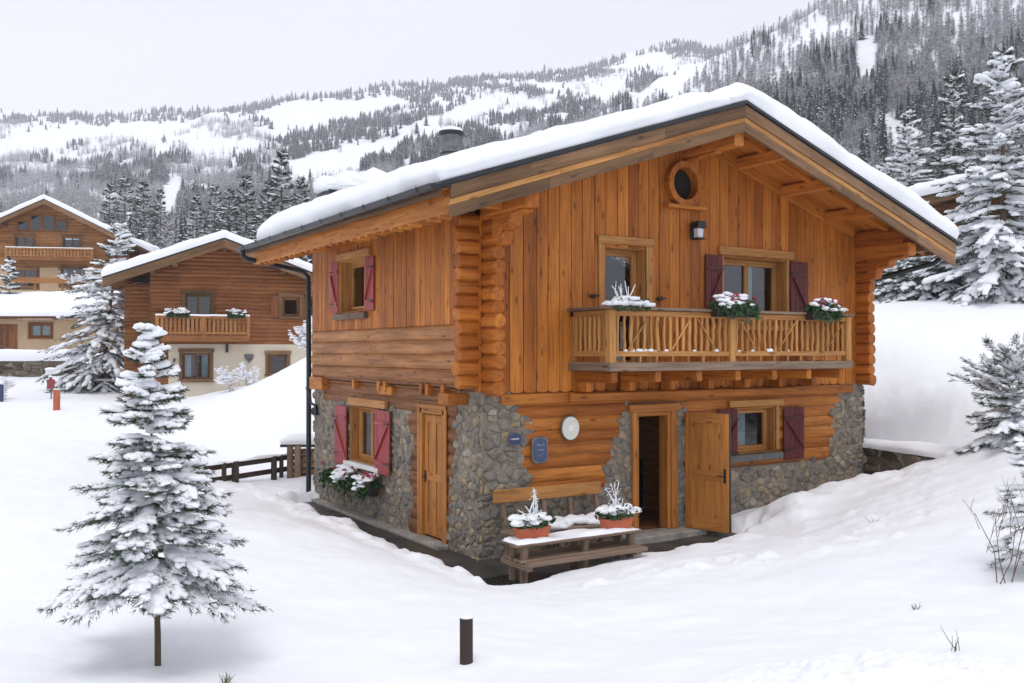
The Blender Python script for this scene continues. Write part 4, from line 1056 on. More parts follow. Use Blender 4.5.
def planter(loc, L, label, seed):
    rg = np.random.default_rng(seed); t = thing('planter', loc, label, 'planter', 'terracotta planters on the table'); l = np.array(loc)
    b = MB(); P = []
    for z_, k in ((0, .86), (.13, .97), (.131, 1.04), (.165, 1.04), (.165, .93), (.12, .9)):
        P.append([(l[0] + sx * L / 2 * k, l[1] + sy * .095 * k, l[2] + z_) for sx, sy in ((-1, -1), (1, -1), (1, 1), (-1, 1), (-1, -1))])
    b.grid(np.array(P), smooth=False); b.add([P[0][k] for k in range(4)], [[0, 3, 2, 1]]); b.add([P[-1][k] for k in range(4)], [[0, 1, 2, 3]]); b.build('trough', M['terracotta'], t, bevel=.006)
    f = MB(); c = np.stack([rg.normal(0, L * .34, 420), rg.normal(0, .09, 420), .16 + .20 * rg.beta(1.2, 2.4, 420)], 1); c[:, 0] = np.clip(c[:, 0], -L * .62, L * .62); leafq(f, c + l, rg, .02, .05); f.build('foliage', M['leaf'], t)
    s = MB(); c = np.stack([rg.normal(0, L * .30, 44), rg.normal(-.01, .06, 44), .20 + rg.uniform(0, .10, 44)], 1); c[:, 0] = np.clip(c[:, 0], -L * .6, L * .6); s.blobs(ICO2[3], c + l, rg.uniform(.035, .085, (44, 1)) * np.array([[1.1, 1, .65]])); s.build('snow_cover', M['snowfine'], t)
    q = MB()
    for k in range(20):
        tall = k < 4; p = l + np.array([rg.uniform(-L * .2, L * .2), 0, .2]); hgt = rg.uniform(.36, .50) if tall else rg.uniform(.1, .26)
        pts = [p, p + np.array([rg.normal(0, .03), 0, hgt * .5]), p + np.array([rg.normal(0, .09), rg.normal(0, .03), hgt])]
        q.tube(pts, [.009, .008, .005], 6, wob=.3)
        if tall:
            m = 22; tt = rg.random(m)[:, None]; q.blobs(ICO1[1], pts[0] * (1 - tt) + pts[2] * tt + rg.normal(0, .026, (m, 3)), rg.uniform(.007, .017, (m, 1)) * np.ones((1, 3)))
    q.build('frosted_stem', M['snowfine'], t)
planter((-.07, -1.55, .645), .50, 'terracotta planter with curling frosted stems on the left end of the snowy table', 21)
planter((1.37, -1.60, .645), .50, 'terracotta planter with an upright frosted sprig on the table end nearest the doorway', 22)
gt = MB()
for k in range(7): gt.box(-.85 + .09 * k, -.81 + .09 * k, -1.62, -1.2, .065, .09, axis=1)
gt.box(-.87, -.22, -1.64, -1.60, .06, .095, axis=0); gt.box(-.87, -.22, -1.22, -1.18, .06, .095, axis=0)
tag(gt.build('boot_grate', M['hinge'], origin=(-.55, -1.4, .06)), 'dark iron boot grate lying on the wet paving at the stone corner', 'grate')

# ------------------------------------------------------------------ conifers with branches, needles and snow load
def rot_align(D, up):
    """rotation matrices with x along D and z near up"""
    z = up - (up * D).sum(1)[:, None] * D; z /= np.linalg.norm(z, axis=1)[:, None] + 1e-9
    y = np.cross(z, D); return np.stack([D, y, z], -1)
def needles(mb, P, Dr, L, rg, nlen, nper, wid, mi=0):
    n = len(P); t = rg.random((n, nper)) ** .9; base = P[:, None] + Dr[:, None] * (L[:, None] * t)[..., None]
    rd = rg.normal(0, 1, (n, nper, 3)); rd -= (rd * Dr[:, None]).sum(-1)[..., None] * Dr[:, None]; rd /= np.linalg.norm(rd, axis=-1)[..., None] + 1e-9
    rd[..., 2] *= .6
    nd = Dr[:, None] * .8 + rd * .75; nd /= np.linalg.norm(nd, axis=-1)[..., None]
    ln = nlen * rg.uniform(.7, 1.25, (n, nper)) * (1 - .35 * t)
    sd = np.cross(nd, rg.normal(0, 1, (n, nper, 3))); sd /= np.linalg.norm(sd, axis=-1)[..., None] + 1e-9
    w_ = wid * rg.uniform(.7, 1.3, (n, nper))[..., None]
    V = np.stack([base - sd * w_, base + sd * w_, base + nd * ln[..., None] + sd * w_ * .35, base + nd * ln[..., None] - sd * w_ * .35], 2).reshape(-1, 3)
    mb.add(V, np.arange(len(V)).reshape(-1, 4), mi, None, np.repeat(rg.random(n * nper), 4))
def conifer(name, loc, h, r, label, cat='tree', group=None, seed=0, whorls=14, per=8, twigs=11, nlen=.07, nper=14, wid=.004, clear=.12, lean=(0, 0), snowk=1.0,
            bare=.0, droop=.25, shape=.85, needle='needle', blob=1.0, trunk_r=None, rise=.45, lowres=False):
    rg = np.random.default_rng(seed); t = thing(name, loc, label, cat, group); l = np.array(loc, float)
    tr = trunk_r or h * .014 + .012
    zz = np.linspace(0, 1, 12)
    def ax(u): return l + np.array([lean[0] * u ** 1.3, lean[1] * u ** 1.3, u * h])
    tk = MB(); tk.tube([ax(u) - np.array([0, 0, .25 if u == 0 else 0]) for u in zz], [tr * (1.05 - u * .98) for u in zz], 9, wob=.08)
    P = []; Dr = []; L = []; SC = []; SS = []; SD = []
    for wv in range(whorls):
        u0 = clear + (1 - clear) * ((wv + .3) / whorls) ** 1.02
        k = max(3, int(per * (1 - .45 * (wv / whorls))))
        for b in range(k):
            u = min(.985, max(clear, u0 + rg.uniform(-.9, .9) / whorls)); f = (u - clear) / (1 - clear)
            bl = r * (1 - f) ** shape * rg.uniform(.62, 1.18) * (1 if f > .06 else rg.uniform(.7, 1)) + .03 * h * .35
            az = 2 * math.pi * (b / k) + wv * 2.4 + rg.uniform(-.35, .35)
            o = ax(u); dh = np.array([math.cos(az), math.sin(az), 0]); sdh = np.array([-math.sin(az), math.cos(az), 0])
            a0 = rise * (f - .38) * 1.9 + rg.uniform(-.08, .08); dr = droop * rg.uniform(.6, 1.3) * (1 - f * .8)
            pos = lambda s: o + dh * bl * s + np.array([0, 0, bl * (a0 * s - dr * s * s * (1.3 - .55 * s))])
            ss = np.linspace(0, 1, 6); br = [pos(s) for s in ss]
            if not lowres or wv % 2 == 0: tk.tube(br, [max(.003, tr * .30 * (1 - f) + .004) * (1 - .8 * s) for s in ss], 5, cap=False)
            n = max(4, int(twigs * (bl / r) ** .6))
            for q in range(n):
                s = .16 + .84 * (q + rg.uniform(0, .9)) / n; side = 1 if q % 2 else -1
                p = pos(min(s, 1)); tg = pos(min(1, s + .05)) - pos(max(0, s - .05)); tg /= np.linalg.norm(tg) + 1e-9
                ang = rg.uniform(.45, .95) * (1 - .35 * s); d = tg * math.cos(ang) + sdh * side * math.sin(ang) + np.array([0, 0, rg.uniform(-.28, .10)])
                if q == n - 1: d = tg
                d /= np.linalg.norm(d); ll = bl * (.40 * (1 - s) + .14) * rg.uniform(.7, 1.3) + nlen * .5
                P.append(p); Dr.append(d); L.append(ll)
                if rg.random() > bare:
                    m = 1 + int(ll / (nlen * 1.9))
                    for e in range(m):
                        sx = (e + rg.uniform(.1, .8)) / m * .80
                        SC.append(p + d * ll * sx + np.array([0, 0, nlen * .12])); SD.append(d); w_ = nlen * rg.uniform(.34, .86) * blob * (1.15 - .4 * sx); SS.append((w_ * rg.uniform(1.3, 2.0), w_ * rg.uniform(.8, 1.15), w_ * rg.uniform(.5, .78)))
            for q in range(max(2, int(bl / (nlen * 2.0)))):
                s = rg.uniform(.12, .96); d = pos(min(1, s + .05)) - pos(s - .05); d /= np.linalg.norm(d)
                if rg.random() > bare:
                    SC.append(pos(s) + np.array([0, 0, nlen * .22])); SD.append(d); w_ = nlen * rg.uniform(.7, 1.15) * blob; SS.append((w_ * 1.8, w_ * 1.05, w_ * .66))
    # leader
    for q in range(10):
        P.append(ax(.93 + .006 * q)); d = np.array([rg.normal(0, .35), rg.normal(0, .35), 1.0]); Dr.append(d / np.linalg.norm(d)); L.append(h * .035)
    tk.build('trunk', M['bark'], t)
    P = np.array(P); Dr = np.array(Dr); L = np.array(L)
    cr = MB(); needles(cr, P, Dr, L, rg, nlen, nper, wid); 
    crown = cr.build('crown', M[needle], t)
    SC = np.array(SC); SD = np.array(SD); SS = np.array(SS) * snowk
    keep = rg.random(len(SC)) < .94; SC, SD, SS = SC[keep], SD[keep], SS[keep]
    sn = MB(); Rm = rot_align(SD, np.repeat(np.array([[0, 0, 1.0]]), len(SD), 0)); tm = ICO1 if lowres else ICO2
    for k in range(len(tm)): sn.blobs(tm[k], SC[k::len(tm)], SS[k::len(tm)], Rm[k::len(tm)])
    sn.build('snow_load', M['snowfine'], crown)
    return t
gp = ground_at(159.5, 7.5)
conifer('young_fir', gp, 2.70, .69, 'young snow-laden fir standing alone on a slim bare trunk in the left foreground', seed=5, whorls=36, per=6, twigs=15, nlen=.060, nper=34, wid=.0026, clear=.24,
        lean=tuple((RIGHT * -.10)[:2]), needle='needle2', blob=.95, droop=.14, rise=.30, shape=1.0, trunk_r=.025, bare=.20)
big = [('tall_spruce', 1004, 32, 52, 2.7, 'biggest snow-laden spruce on the right bank, its dark trunk foot showing above the snow', 31, dict()),
       ('tall_spruce', 955, 41, 72, 1.8, 'slender dark spruce left of the biggest snowy spruce, bare of snow near its top', 32, dict(bare=.45, snowk=.8)),
       ('tall_spruce', 910, 45, 112, 2.2, 'snowy spruce rising behind the right roof slope, left of the slender dark spruce', 33, dict(bare=.15)),
       ('tall_spruce', 1050, 37, 66, 2.4, 'snowy spruce cut by the right picture edge behind the biggest one', 34, dict()),
       ('small_spruce', 884, 52, 168, 1.9, 'small rounded snowy spruce just above the right roof snow', 35, dict(bare=.2)),
       ('small_spruce', 905, 35, 262, 1.5, 'low snow-covered spruce under the right gutter pipe, at the crest of the snow bank', 36, dict()),
       ('small_spruce', 938, 34.5, 240, 1.5, 'low snow-covered spruce at the foot of the slender dark one', 37, dict()),
       ('small_spruce', 978, 37, 190, 1.7, 'half hidden spruce between the biggest spruce and the slender dark one', 38, dict()),
       ('small_spruce', 921, 36, 205, 1.3, 'small snowy spruce standing before the hidden chalet wall, beside the right eave', 44, dict()),
       ('broad_spruce', 103, 43.5, 226, 3.1, 'broad drooping snow-laden spruce in front of the left chalets, beside the russet chalet', 39, dict(droop=.55, clear=.03, per=10)),
       ('small_spruce', 9, 63, 258, 1.0, 'little snow-covered spruce in front of the far left chalet at the picture edge', 40, dict(clear=.02))]
for nm, px, D, ty, r_, lb, sd, kw in big:
    g = ground_at(px, D); hh = CAM[2] + (HOR - ty) / F * D - g[2]
    if nm == 'broad_spruce': lean = tuple((RIGHT * .8)[:2])
    else: lean = (0, 0)
    a = dict(whorls=int(10 + hh * 1.5), per=9, twigs=9, nlen=.20, nper=17, wid=.014, clear=.06, droop=.36, shape=.80, seed=sd, lean=lean, lowres=D > 33.5, blob=1.0, bare=.36, group='snowy spruces')
    a.update(kw); conifer(nm, g, max(hh, 1.5), r_, lb, **a)
g = ground_at(1016, 16.3)
conifer('snowy_bush', g, 1.30, 1.02, 'low rounded dark conifer bush heaped with snow on the right bank above the stone wall', 'bush', seed=53, whorls=11, per=11, twigs=11, nlen=.11, nper=20, wid=.006, clear=.02, shape=.30, droop=.10, rise=1.1, needle='needle2', bare=.3, blob=.9)
g = ground_at(1034, 9.2)
conifer('young_fir', g, 1.75, .42, 'slim young fir at the right picture edge, its lower trunk bare above the snow', seed=52, whorls=11, per=7, twigs=9, nlen=.062, nper=20, wid=.003, clear=.16, droop=.2, needle='needle2')
ds = None
for k, (px, ty, D) in enumerate(((281, 152, 108), (268, 182, 112), (246, 176, 118), (229, 190, 116), (214, 186, 124), (301, 178, 112), (196, 196, 128), (143, 182, 150), (124, 178, 155), (109, 184, 150), (160, 190, 150))):
    g = ground_at(px, D); hh = CAM[2] + (HOR - ty) / F * D - g[2]
    if ds is None:
        ds = conifer('dark_spruce', g, hh, hh * .20, 'dark spruce dusted with snow in the row behind the russet chalet', group='dark spruces behind the russet chalet', seed=91, whorls=26, per=8, twigs=7, nlen=.42, nper=14, wid=.04, clear=.04, droop=.3, bare=.62, lowres=True, blob=.8); h0 = hh
    else: copy_thing(ds, g, R.uniform(0, 6.28), (hh / h0 * R.uniform(.85, 1.2), hh / h0 * R.uniform(.85, 1.2), hh / h0))
def bare_shrub(loc, h, n, label, seed, spread=.4, snowy=False, m='twig', rr=.008):
    rg = np.random.default_rng(seed); t = thing('bare_shrub', loc, label, 'shrub', 'leafless shrubs'); l = np.array(loc); q = MB(); sc = []
    def grow(p, d, L, r, dep):
        e = p + d * L; mid = (p + e) / 2 + rg.normal(0, L * .04, 3); q.tube([p, mid, e], [r, r * .8, r * .6], 5)
        for f_ in (.4, .7, 1): sc.append(p + (e - p) * f_)
        if dep == 0: return
        for _ in range(rg.integers(2, 4)):
            s = rg.uniform(.4, 1); dd = d + rg.normal(0, .38, 3); dd[2] = abs(dd[2]) * .9 + .15; dd /= np.linalg.norm(dd); grow(p + (e - p) * s, dd, L * rg.uniform(.45, .7), r * .55, dep - 1)
    for k in range(n):
        d = np.array([rg.normal(0, spread), rg.normal(0, spread), 1.0]); d /= np.linalg.norm(d); grow(l + np.array([rg.normal(0, .07), rg.normal(0, .07), -.05]), d, h * rg.uniform(.4, .62), rr, 2)
    q.build('branches', M[m], t)
    if snowy:
        s = MB(); sc_ = np.array(sc); s.blobs(ICO1[1], sc_, rg.uniform(.02, .075, (len(sc_), 1)) * h * np.array([[1.3, 1, .7]])); s.build('snow_cover', M['snowfine'], t)
    return t
bare_shrub(ground_at(997, 9.0), 1.35, 5, 'leafless twiggy shrub rising from the snow at the lower right', 61, .28, rr=.0055)
bare_shrub(ground_at(4, 37), 1.3, 7, 'bushy snow-dusted shrub at the left picture edge below the dry stone wall', 62, .5, True)
bare_shrub(ground_at(232, 36.6), 1.3, 8, 'snow-dusted shrub before the cream wall of the russet chalet, left one of the pair', 63, .5, True)
bare_shrub(ground_at(250, 35.2), .9, 8, 'lower snow-heaped shrub before the cream wall, right one of the pair', 64, .6, True)
bare_shrub(ground_at(309, 33.0), 1.6, 7, 'snow-laden shrub behind the black downpipe at the back of the big chalet', 65, .4, True)

# ------------------------------------------------------------------ the other chalets
def house(name, loc, X, Yb, u0, u1, depth, zb, ze_wall, apex_u, apex_z, eaveL, eaveR, ov, slope, label, wm, snowT=.28, splitz=None, splitu=None, lowm='render', wins=(), rows=.17, extra=None, roofcol='barge', zb_l=None):
    t = thing(name, loc, label, 'chalet', None)
    o = np.array([loc[0], loc[1], 0.0]); Mx = basis(o, X, -np.array(Yb)); zr = lambda u: apex_z - slope * abs(u - apex_u)
    holes = [(w_[0] + .0, w_[1], w_[2], w_[3]) for w_ in wins]
    b = MB(Mx); core_wall(b, u0, u1, zb, ze_wall, -.2, -.01, holes)
    b.box(u0, u0 + .2, -depth, -.2, zb, zr(u0) - .1); b.box(u1 - .2, u1, -depth, -.2, zb, zr(u1) - .1); b.box(u0 + .2, u1 - .2, -depth, -depth + .2, zb, ze_wall)
    b.prism([(u0, ze_wall), (apex_u, zr(apex_u) - .15), (u1, ze_wall)] if zr(u0) - .15 <= ze_wall + .05 else [(u0, ze_wall), (u0, zr(u0) - .15), (apex_u, apex_z - .15), (u1, zr(u1) - .15), (u1, ze_wall)], -.2, -.01)
    b.box(u0 + .25, u1 - .25, -1.2, -1.1, zb, ze_wall)
    b.build('wall', M[wm], t)
    s0 = splitz if splitz else zb
    if splitz:
        q = MB(Mx); core_wall(q, splitu if splitu else u0, u1 + .02, zb, splitz, -.005, .04, holes)
        q.build('plaster_wall', M[lowm], t)
    b = MB(Mx)
    def ins(z):
        if z > zr(u0) - .2:
            k = (apex_z - .2 - z) / slope; return [(max(u0, apex_u - k), min(u1, apex_u + k))]
        if splitz and z < splitz: return [(u0, splitu if splitu else u0)]
        return [(u0, u1)]
    logs_rows(b, u0 - .3, u1 + .3, zb if splitu else s0, apex_z - .3, rows, -.005, .035, holes, ins, seg=2)
    b.M = basis(o + np.array(X) * u0, np.array(Yb), -np.array(X)); logs_rows(b, .0, depth, zb, zr(u0) - .2, rows, 0, .06, [], seg=2)
    b.build('log_siding', M[wm], t)
    r = MB(Mx)
    for s_ in (-1, 1):
        xe = eaveL if s_ < 0 else eaveR
        for (da, db, za, zb_, mi) in ((ov, -depth - .4, 0, -.10, 1), (ov - .03, -depth - .3, -.101, -.14, 2), (ov + .012, ov - .05, -.06, -.40, 0)):
            p = [(xe, zr(xe) + zb_), (apex_u, apex_z + zb_), (apex_u, apex_z + za), (xe, zr(xe) + za)]
            r.prism(p if s_ < 0 else [p[1], p[0], p[3], p[2]], da, db, mi, gaxis=0, shear=-slope * s_)
    roof_ = r.build('roof', [M[roofcol], M['black_metal'], M[wm]], t)
    pl = MB(Mx)
    for uu in (apex_u, (u0 * 2 + apex_u) / 3, (u1 * 2 + apex_u) / 3, u0 + .1, u1 - .1): 
        zz = min(zr(uu - .1), zr(uu + .1)) - .16; pl.box(uu - .1, uu + .1, -.02, ov - .15, zz - .28, zz, axis=1)
    pl.build('purlin', M[roofcol], roof_)
    for a, e, sd in ((eaveL - .05, apex_u + .1, 5), (apex_u - .1, eaveR + .05, 6)):
        us = nonuni(a, e, 20, .35, 7); vs = nonuni(-depth - .4, ov + .03, 24, .35, 7); U, V_ = np.meshgrid(us, vs, indexing='ij')
        base = np.stack([U, V_, apex_z - slope * np.abs(U - apex_u) + .01], -1); g = MB(Mx); g.grid(snow_slab(base, snowT, .25, sd)); g.build('roof_snow', M['snow'], roof_)
    for w_ in wins:
        k = dict(depth=.05, fm=M['barge'], sashes=w_[4], fw=.06, casing=[(w_[0] - .12, w_[0], .05, .10, w_[2] - .1, w_[3] + .12), (w_[1], w_[1] + .12, .05, .10, w_[2] - .1, w_[3] + .12), (w_[0] - .16, w_[1] + .16, .05, .115, w_[3] + .01, w_[3] + .16), (w_[0] - .16, w_[1] + .16, .05, .15, w_[2] - .12, w_[2] - .01)])
        if len(w_) > 5 and w_[5]: k['curtain'] = [(w_[0] + .08, w_[0] + .35), (w_[1] - .35, w_[1] - .08)]
        window(t, Mx, w_[0], w_[1], w_[2], w_[3], **k)
    return t, Mx
def rail_balcony(t, Mx, u0, u1, d, z0, z1, nb, m='farwood'):
    f = MB(Mx); f.box(u0, u1, .0, d, z0, z0 + .12, axis=0); f.box(u0 - .02, u1 + .02, d, d + .06, z0 - .1, z0 + .15, axis=0); o = f.build('balcony', M['brown'], t)
    r = MB(Mx); r.box(u0, u1, d - .06, d + .06, z1 - .1, z1, axis=0); r.box(u0, u1, d - .04, d + .04, z0 + .22, z0 + .30, axis=0)
    for uu in (u0 + .05, (u0 + u1) / 2, u1 - .05): r.box(uu - .06, uu + .06, d - .07, d + .07, z0, z1, axis=2)
    for uu in (u0 + .04, u1 - .04): r.box(uu - .04, uu + .04, .05, d - .06, z1 - .1, z1 - .002, axis=1); r.box(uu - .04, uu + .04, .05, d - .06, z0 + .22, z0 + .3, axis=1)
    r.build('railing', M[m], o)
    for k in range(nb):
        uu = u0 + (u1 - u0) * (k + .5) / nb; b = MB(Mx); b.box(uu - (u1 - u0) / nb * .33, uu + (u1 - u0) / nb * .33, d - .02, d + .015, z0 + .16, z1 - .1, axis=2); b.build('baluster', M[m], o)
    s = MB(Mx); us = np.linspace(u0, u1, 30); P = np.stack([np.stack([us, np.full(30, d + v), z1 + np.full(30, .0 if abs(v) > .06 else .07) + .02 * fbm(us * 3, us * 0, 2, 4)], -1) for v in (-.08, -.05, 0, .05, .08)], 1); s.grid(P); s.build('rail_snow', M['snowfine'], o)
mo_ = at(222, HOR, 40); Xm = np.array([.96969, -.24435, 0]); Ym = np.array([.24435, .96969, 0])
hz = H(np.array([mo_[0]]), np.array([mo_[1]]))[0]
t, Mm = house('russet_chalet', (mo_[0], mo_[1], 1.4), Xm, Ym, -2.84, 3.7, 9.0, .8, 6.2, -.03 + .1, 7.98, -4.6, 4.6, 1.2, .375, 'russet log chalet with cream ground floor, snowy roof and one balcony, beyond the young fir', 'midwood', snowT=.38, splitz=3.55, splitu=-2.15,
    wins=[(-1.5, -.42, 4.55, 5.68, 2), (2.5, 3.24, 4.78, 5.62, 1), (-1.6, -.48, 2.06, 3.2, 2, 1), (1.92, 2.72, 2.28, 3.12, 1)])
rail_balcony(t, Mm, -2.62, 1.1, 1.0, 3.75, 4.72, 22)
sw = MB(Mm); sw.box(-3.95, -2.86, -8.6, -1.3, .8, 6.15, axis=2); sw.build('side_wing', M['brown'], t)
sw = MB(Mm); logs_rows(sw, -3.98, -2.86, .8, 6.15, .17, -1.3, .035, [], seg=2); sw.build('wing_siding', M['brown'], t)
s_ = MB(Mm); s_.box(2.02, 2.38, .06, .10, 4.72, 5.66, axis=2); s_.build('shutter', M['brown'], t); s_ = MB(Mm); s_.box(3.36, 3.68, .06, .10, 4.72, 5.66, axis=2); s_.build('shutter', M['brown'], t)
s_ = MB(Mm); s_.prism([(.92, 3.12), (1.3, 3.12), (1.3, 2.98), (1.11, 2.74), (.92, 2.98)], .045, .09); s_.tube([(1.2, .12, 2.92), (1.02, .12, 3.06)], .025, 5); s_.build('wall_shield', M['zinc'], t)
s_ = MB(Mm); s_.box(.15, .25, .04, .14, 3.2, 3.55); s_.box(-1.95, -1.88, .04, .12, 2.8, 2.95); s_.build('wall_lamp', M['black_metal'], t)
def px_box(Mx, u, d, z, L, lab, sd): 
    p = (Mx @ np.array([u, d, z, 1]))[:3]; return flower_box(p, Mx[:3, 0], Mx[:3, 1], L, sd, lab, snowamt=1.6, group='balcony boxes of the russet chalet')
px_box(Mm, -1.75, 1.02, 4.78, .9, 'snowy flower box on the russet chalet balcony, the one before its glazed door', 71); px_box(Mm, .55, 1.02, 4.78, .7, 'snowy flower box at the right end of the russet chalet balcony', 72)

lo_ = at(45, HOR, 75); Xl = np.array([.92624, -.37693, 0]); Yl = np.array([.37693, .92624, 0])
t, Ml = house('tan_chalet', (lo_[0], lo_[1], 8.7), Xl, Yl, -4.5, 4.6, 9, 7.2, 12.4, .3, 15.3, -6.3, 6.6, 1.5, .5, 'tan gabled chalet at the far left with four small attic windows and a long balcony', 'farwood', snowT=.4, rows=.26,
    wins=[(-2.2, -.9, 11.55, 12.5, 2), (1.35, 2.65, 11.55, 12.5, 2), (1.2, 3.0, 8.6, 10.0, 2, 1), (-2.6, -.6, 8.4, 9.9, 2)])
rail_balcony(t, Ml, -2.6, 3.9, 1.2, 10.55, 11.45, 26)
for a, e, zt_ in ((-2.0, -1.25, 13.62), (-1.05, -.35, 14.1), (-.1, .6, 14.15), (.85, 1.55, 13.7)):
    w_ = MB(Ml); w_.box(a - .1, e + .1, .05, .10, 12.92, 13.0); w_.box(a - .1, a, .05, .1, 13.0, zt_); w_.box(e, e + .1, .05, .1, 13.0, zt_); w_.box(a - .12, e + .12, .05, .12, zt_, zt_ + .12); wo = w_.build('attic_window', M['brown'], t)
    w_ = MB(Ml); w_.box(a, e, .06, .07, 13.0, zt_); w_.build('pane', M['glass'], wo); w_ = MB(Ml); w_.box(a, e, .055, .058, 13.0, zt_); w_.build('dark_backing', M['dark'], wo)  # near-black sheet painted as the unlit room behind the glass
s_ = MB(Ml); core_wall(s_, -4.4, 4.5, 7.6, 10.0, .06, .10, [(1.0, 3.2, 8.4, 10.1), (-2.8, -.4, 8.2, 10.0)]); s_.build('plaster_wall', M['tanrender'], t)
s_ = MB(Ml); s_.box(-2.2, 3.4, 2.6, 2.7, 8.55, 9.0, axis=0); 
for u in (-2.1, 0, 2, 3.3): s_.box(u - .08, u + .08, 2.5, 2.6, 7.4, 9.02)
tag(s_.build('terrace_fence', M['farwood'], origin=(Ml @ np.array([0, 2.6, 8.4, 1]))[:3]), 'pale plank fence on the terrace below the tan chalet', 'fence')
for k, (u, n_) in enumerate(((2.6, 'left'), (4.2, 'right'))):
    p = (Ml @ np.array([u, 3.2, 8.4, 1]))[:3]; bare_shrub(p, 1.4, 9, 'round snow-capped shrub by the terrace fence, %s one of two' % n_, 80 + k, .7, True)

# low annex with a deep snow roof
wo_ = at(30, HOR, 58); Xw = RIGHT; Yw = FH
t = thing('low_annex', (wo_[0], wo_[1], 3.0), 'low ochre-walled annex with a dark garage door under a deep slab of roof snow', 'annex'); Mw = basis((wo_[0], wo_[1], 0), Xw, -Yw)
b = MB(Mw); hs = [(-.55, .85, 4.15, 5.0), (-4.4, -1.3, 2.5, 5.0)]; core_wall(b, -5.5, 3.2, 2.2, 5.3, -.2 - 1, -1, hs); b.box(3.0, 3.2, -7, -1.2, 2.2, 5.4); b.box(-5.5, 3.2, -2.2, -2.1, 2.2, 5.3); b.build('wall', M['tanrender'], t)
b = MB(Mw); 
for k in range(16): b.box(-4.4 + .194 * k, -4.4 + .194 * k + .188, -1.15, -1.08, 2.2, 5.0, axis=2)
b.build('garage_door', M['brown'], t)
window(t, Mw @ np.array([[1, 0, 0, 0], [0, 1, 0, -1.0], [0, 0, 1, 0], [0, 0, 0, 1.0]]), -.55, .85, 4.15, 5.0, .05, M['brown'], sashes=2, casing=[(-.65, .95, 0, .05, 5.0, 5.1), (-.65, -.55, 0, .05, 4.1, 5.0), (.85, .95, 0, .05, 4.1, 5.0), (-.65, .95, 0, .08, 4.04, 4.15)], curtain=[(-.45, .75)])
b = MB(Mw); b.prism([(-5.8, 5.28), (3.4, 5.28), (3.4, 5.42), (-5.8, 5.42)], 0.1, -.05); 
b.M = basis((wo_[0], wo_[1], 0), -Yw, RIGHT); b.prism([(.1, 5.3), (-6.5, 6.75), (-6.5, 6.9), (.1, 5.44)], -5.8, 3.4); rf_ = b.build('roof', M['brown'], t)
us = nonuni(-5.9, 3.45, 24, .4, 7); vs = nonuni(-6.5, .14, 20, .4, 7); U, V_ = np.meshgrid(us, vs, indexing='ij'); g = MB(Mw); g.grid(snow_slab(np.stack([U, V_, 5.45 - .2215 * (V_ - .1)], -1), .6, .5, 4)); g.build('roof_snow', M['snow'], rf_)
b = MB(Mw)
for k, u in enumerate((-2.2, -1.5, -.9)): b.tube([(u, -.1, 2.6), (u, -.1, 3.75 - .28 * k)], .03, 6)
b.tube([(-4.5, -.1, 3.75), (-2.2, -.1, 3.75), (-.9, -.1, 3.2)], .035, 6); b.build('stair_rail', M['grey'], t)
# little dark red hut behind the broad spruce, and the neighbour's roof at right
p = ground_at(128, 84)
house('red_hut', tuple(p), RIGHT, FH, -1.0, 1.0, 3, CAM[2] + 7.6, CAM[2] + 9.0, 0, CAM[2] + 10.1, -1.5, 1.5, .3, .45, 'tiny dark red hut with a snow roof peeping out above the broad spruce', 'maroon', snowT=.35, roofcol='brown')
p = ground_at(988, 39); zn = CAM[2] + (HOR - 183) / F * 39
house('hidden_chalet', tuple(p), RIGHT, FH, -2.3, 3.0, 5, p[2] - 2, zn - .9, 0, zn, -3.3, 3.6, .8, .22, 'mostly hidden chalet behind the right spruces, showing a snowy roof corner and brown wall', 'brown', snowT=.55)

# ------------------------------------------------------------------ walls, fences, signs, posts
def rubble_wall(A, B, zt_, zb, th, label, seed, name='stone_wall', m='drystone', size=.17):
    A = np.array(A, float); B = np.array(B, float); L = np.linalg.norm((B - A)[:2]); u = np.array([(B - A)[0] / L, (B - A)[1] / L, 0])
    out = np.array([u[1], -u[0], 0]); 
    if out @ (CAM - A) < 0: out = -out
    t = thing(name, (A[0], A[1], zb), label, 'wall'); Mx = basis((A[0], A[1], 0), u, out)
    k = MB(Mx); k.box(0, L, -th, 0, zb, zt_); k.build('core', M['mortar'], t)
    s = MB(); voronoi_stones(s, Mx, 0, L, zb, zt_, lambda a, b: True, size, 0, .06, 2.4, seed); s.M = None; s.build('stones', M[m], t)
    us = nonuni(-.1, L + .1, 30, .2, 6); vs = nonuni(-th - .1, .08, 6, .12, 5); U, V_ = np.meshgrid(us, vs, indexing='ij'); g = MB(Mx)
    g.grid(snow_slab(np.stack([U, V_, np.full(U.shape, zt_ + .005)], -1), .16 if m == 'drystone' and th < 1 else .6, .15, seed)); g.build('snow_cap', M['snow'], t)
    return t
A = at(856, 446, 19.4); B = at(948, 456, 17.0); rubble_wall(A, B, 1.27, .1, .5, 'short dark dry stone retaining wall at the right-hand corner of the big chalet', 5)
A = at(-40, 352, 47.5); B = at(74, 352, 48.5); rubble_wall(A, B, 2.75, 1.0, 1.6, 'dry stone garden wall with a thick snow top, left of the broad spruce', 6, size=.26)
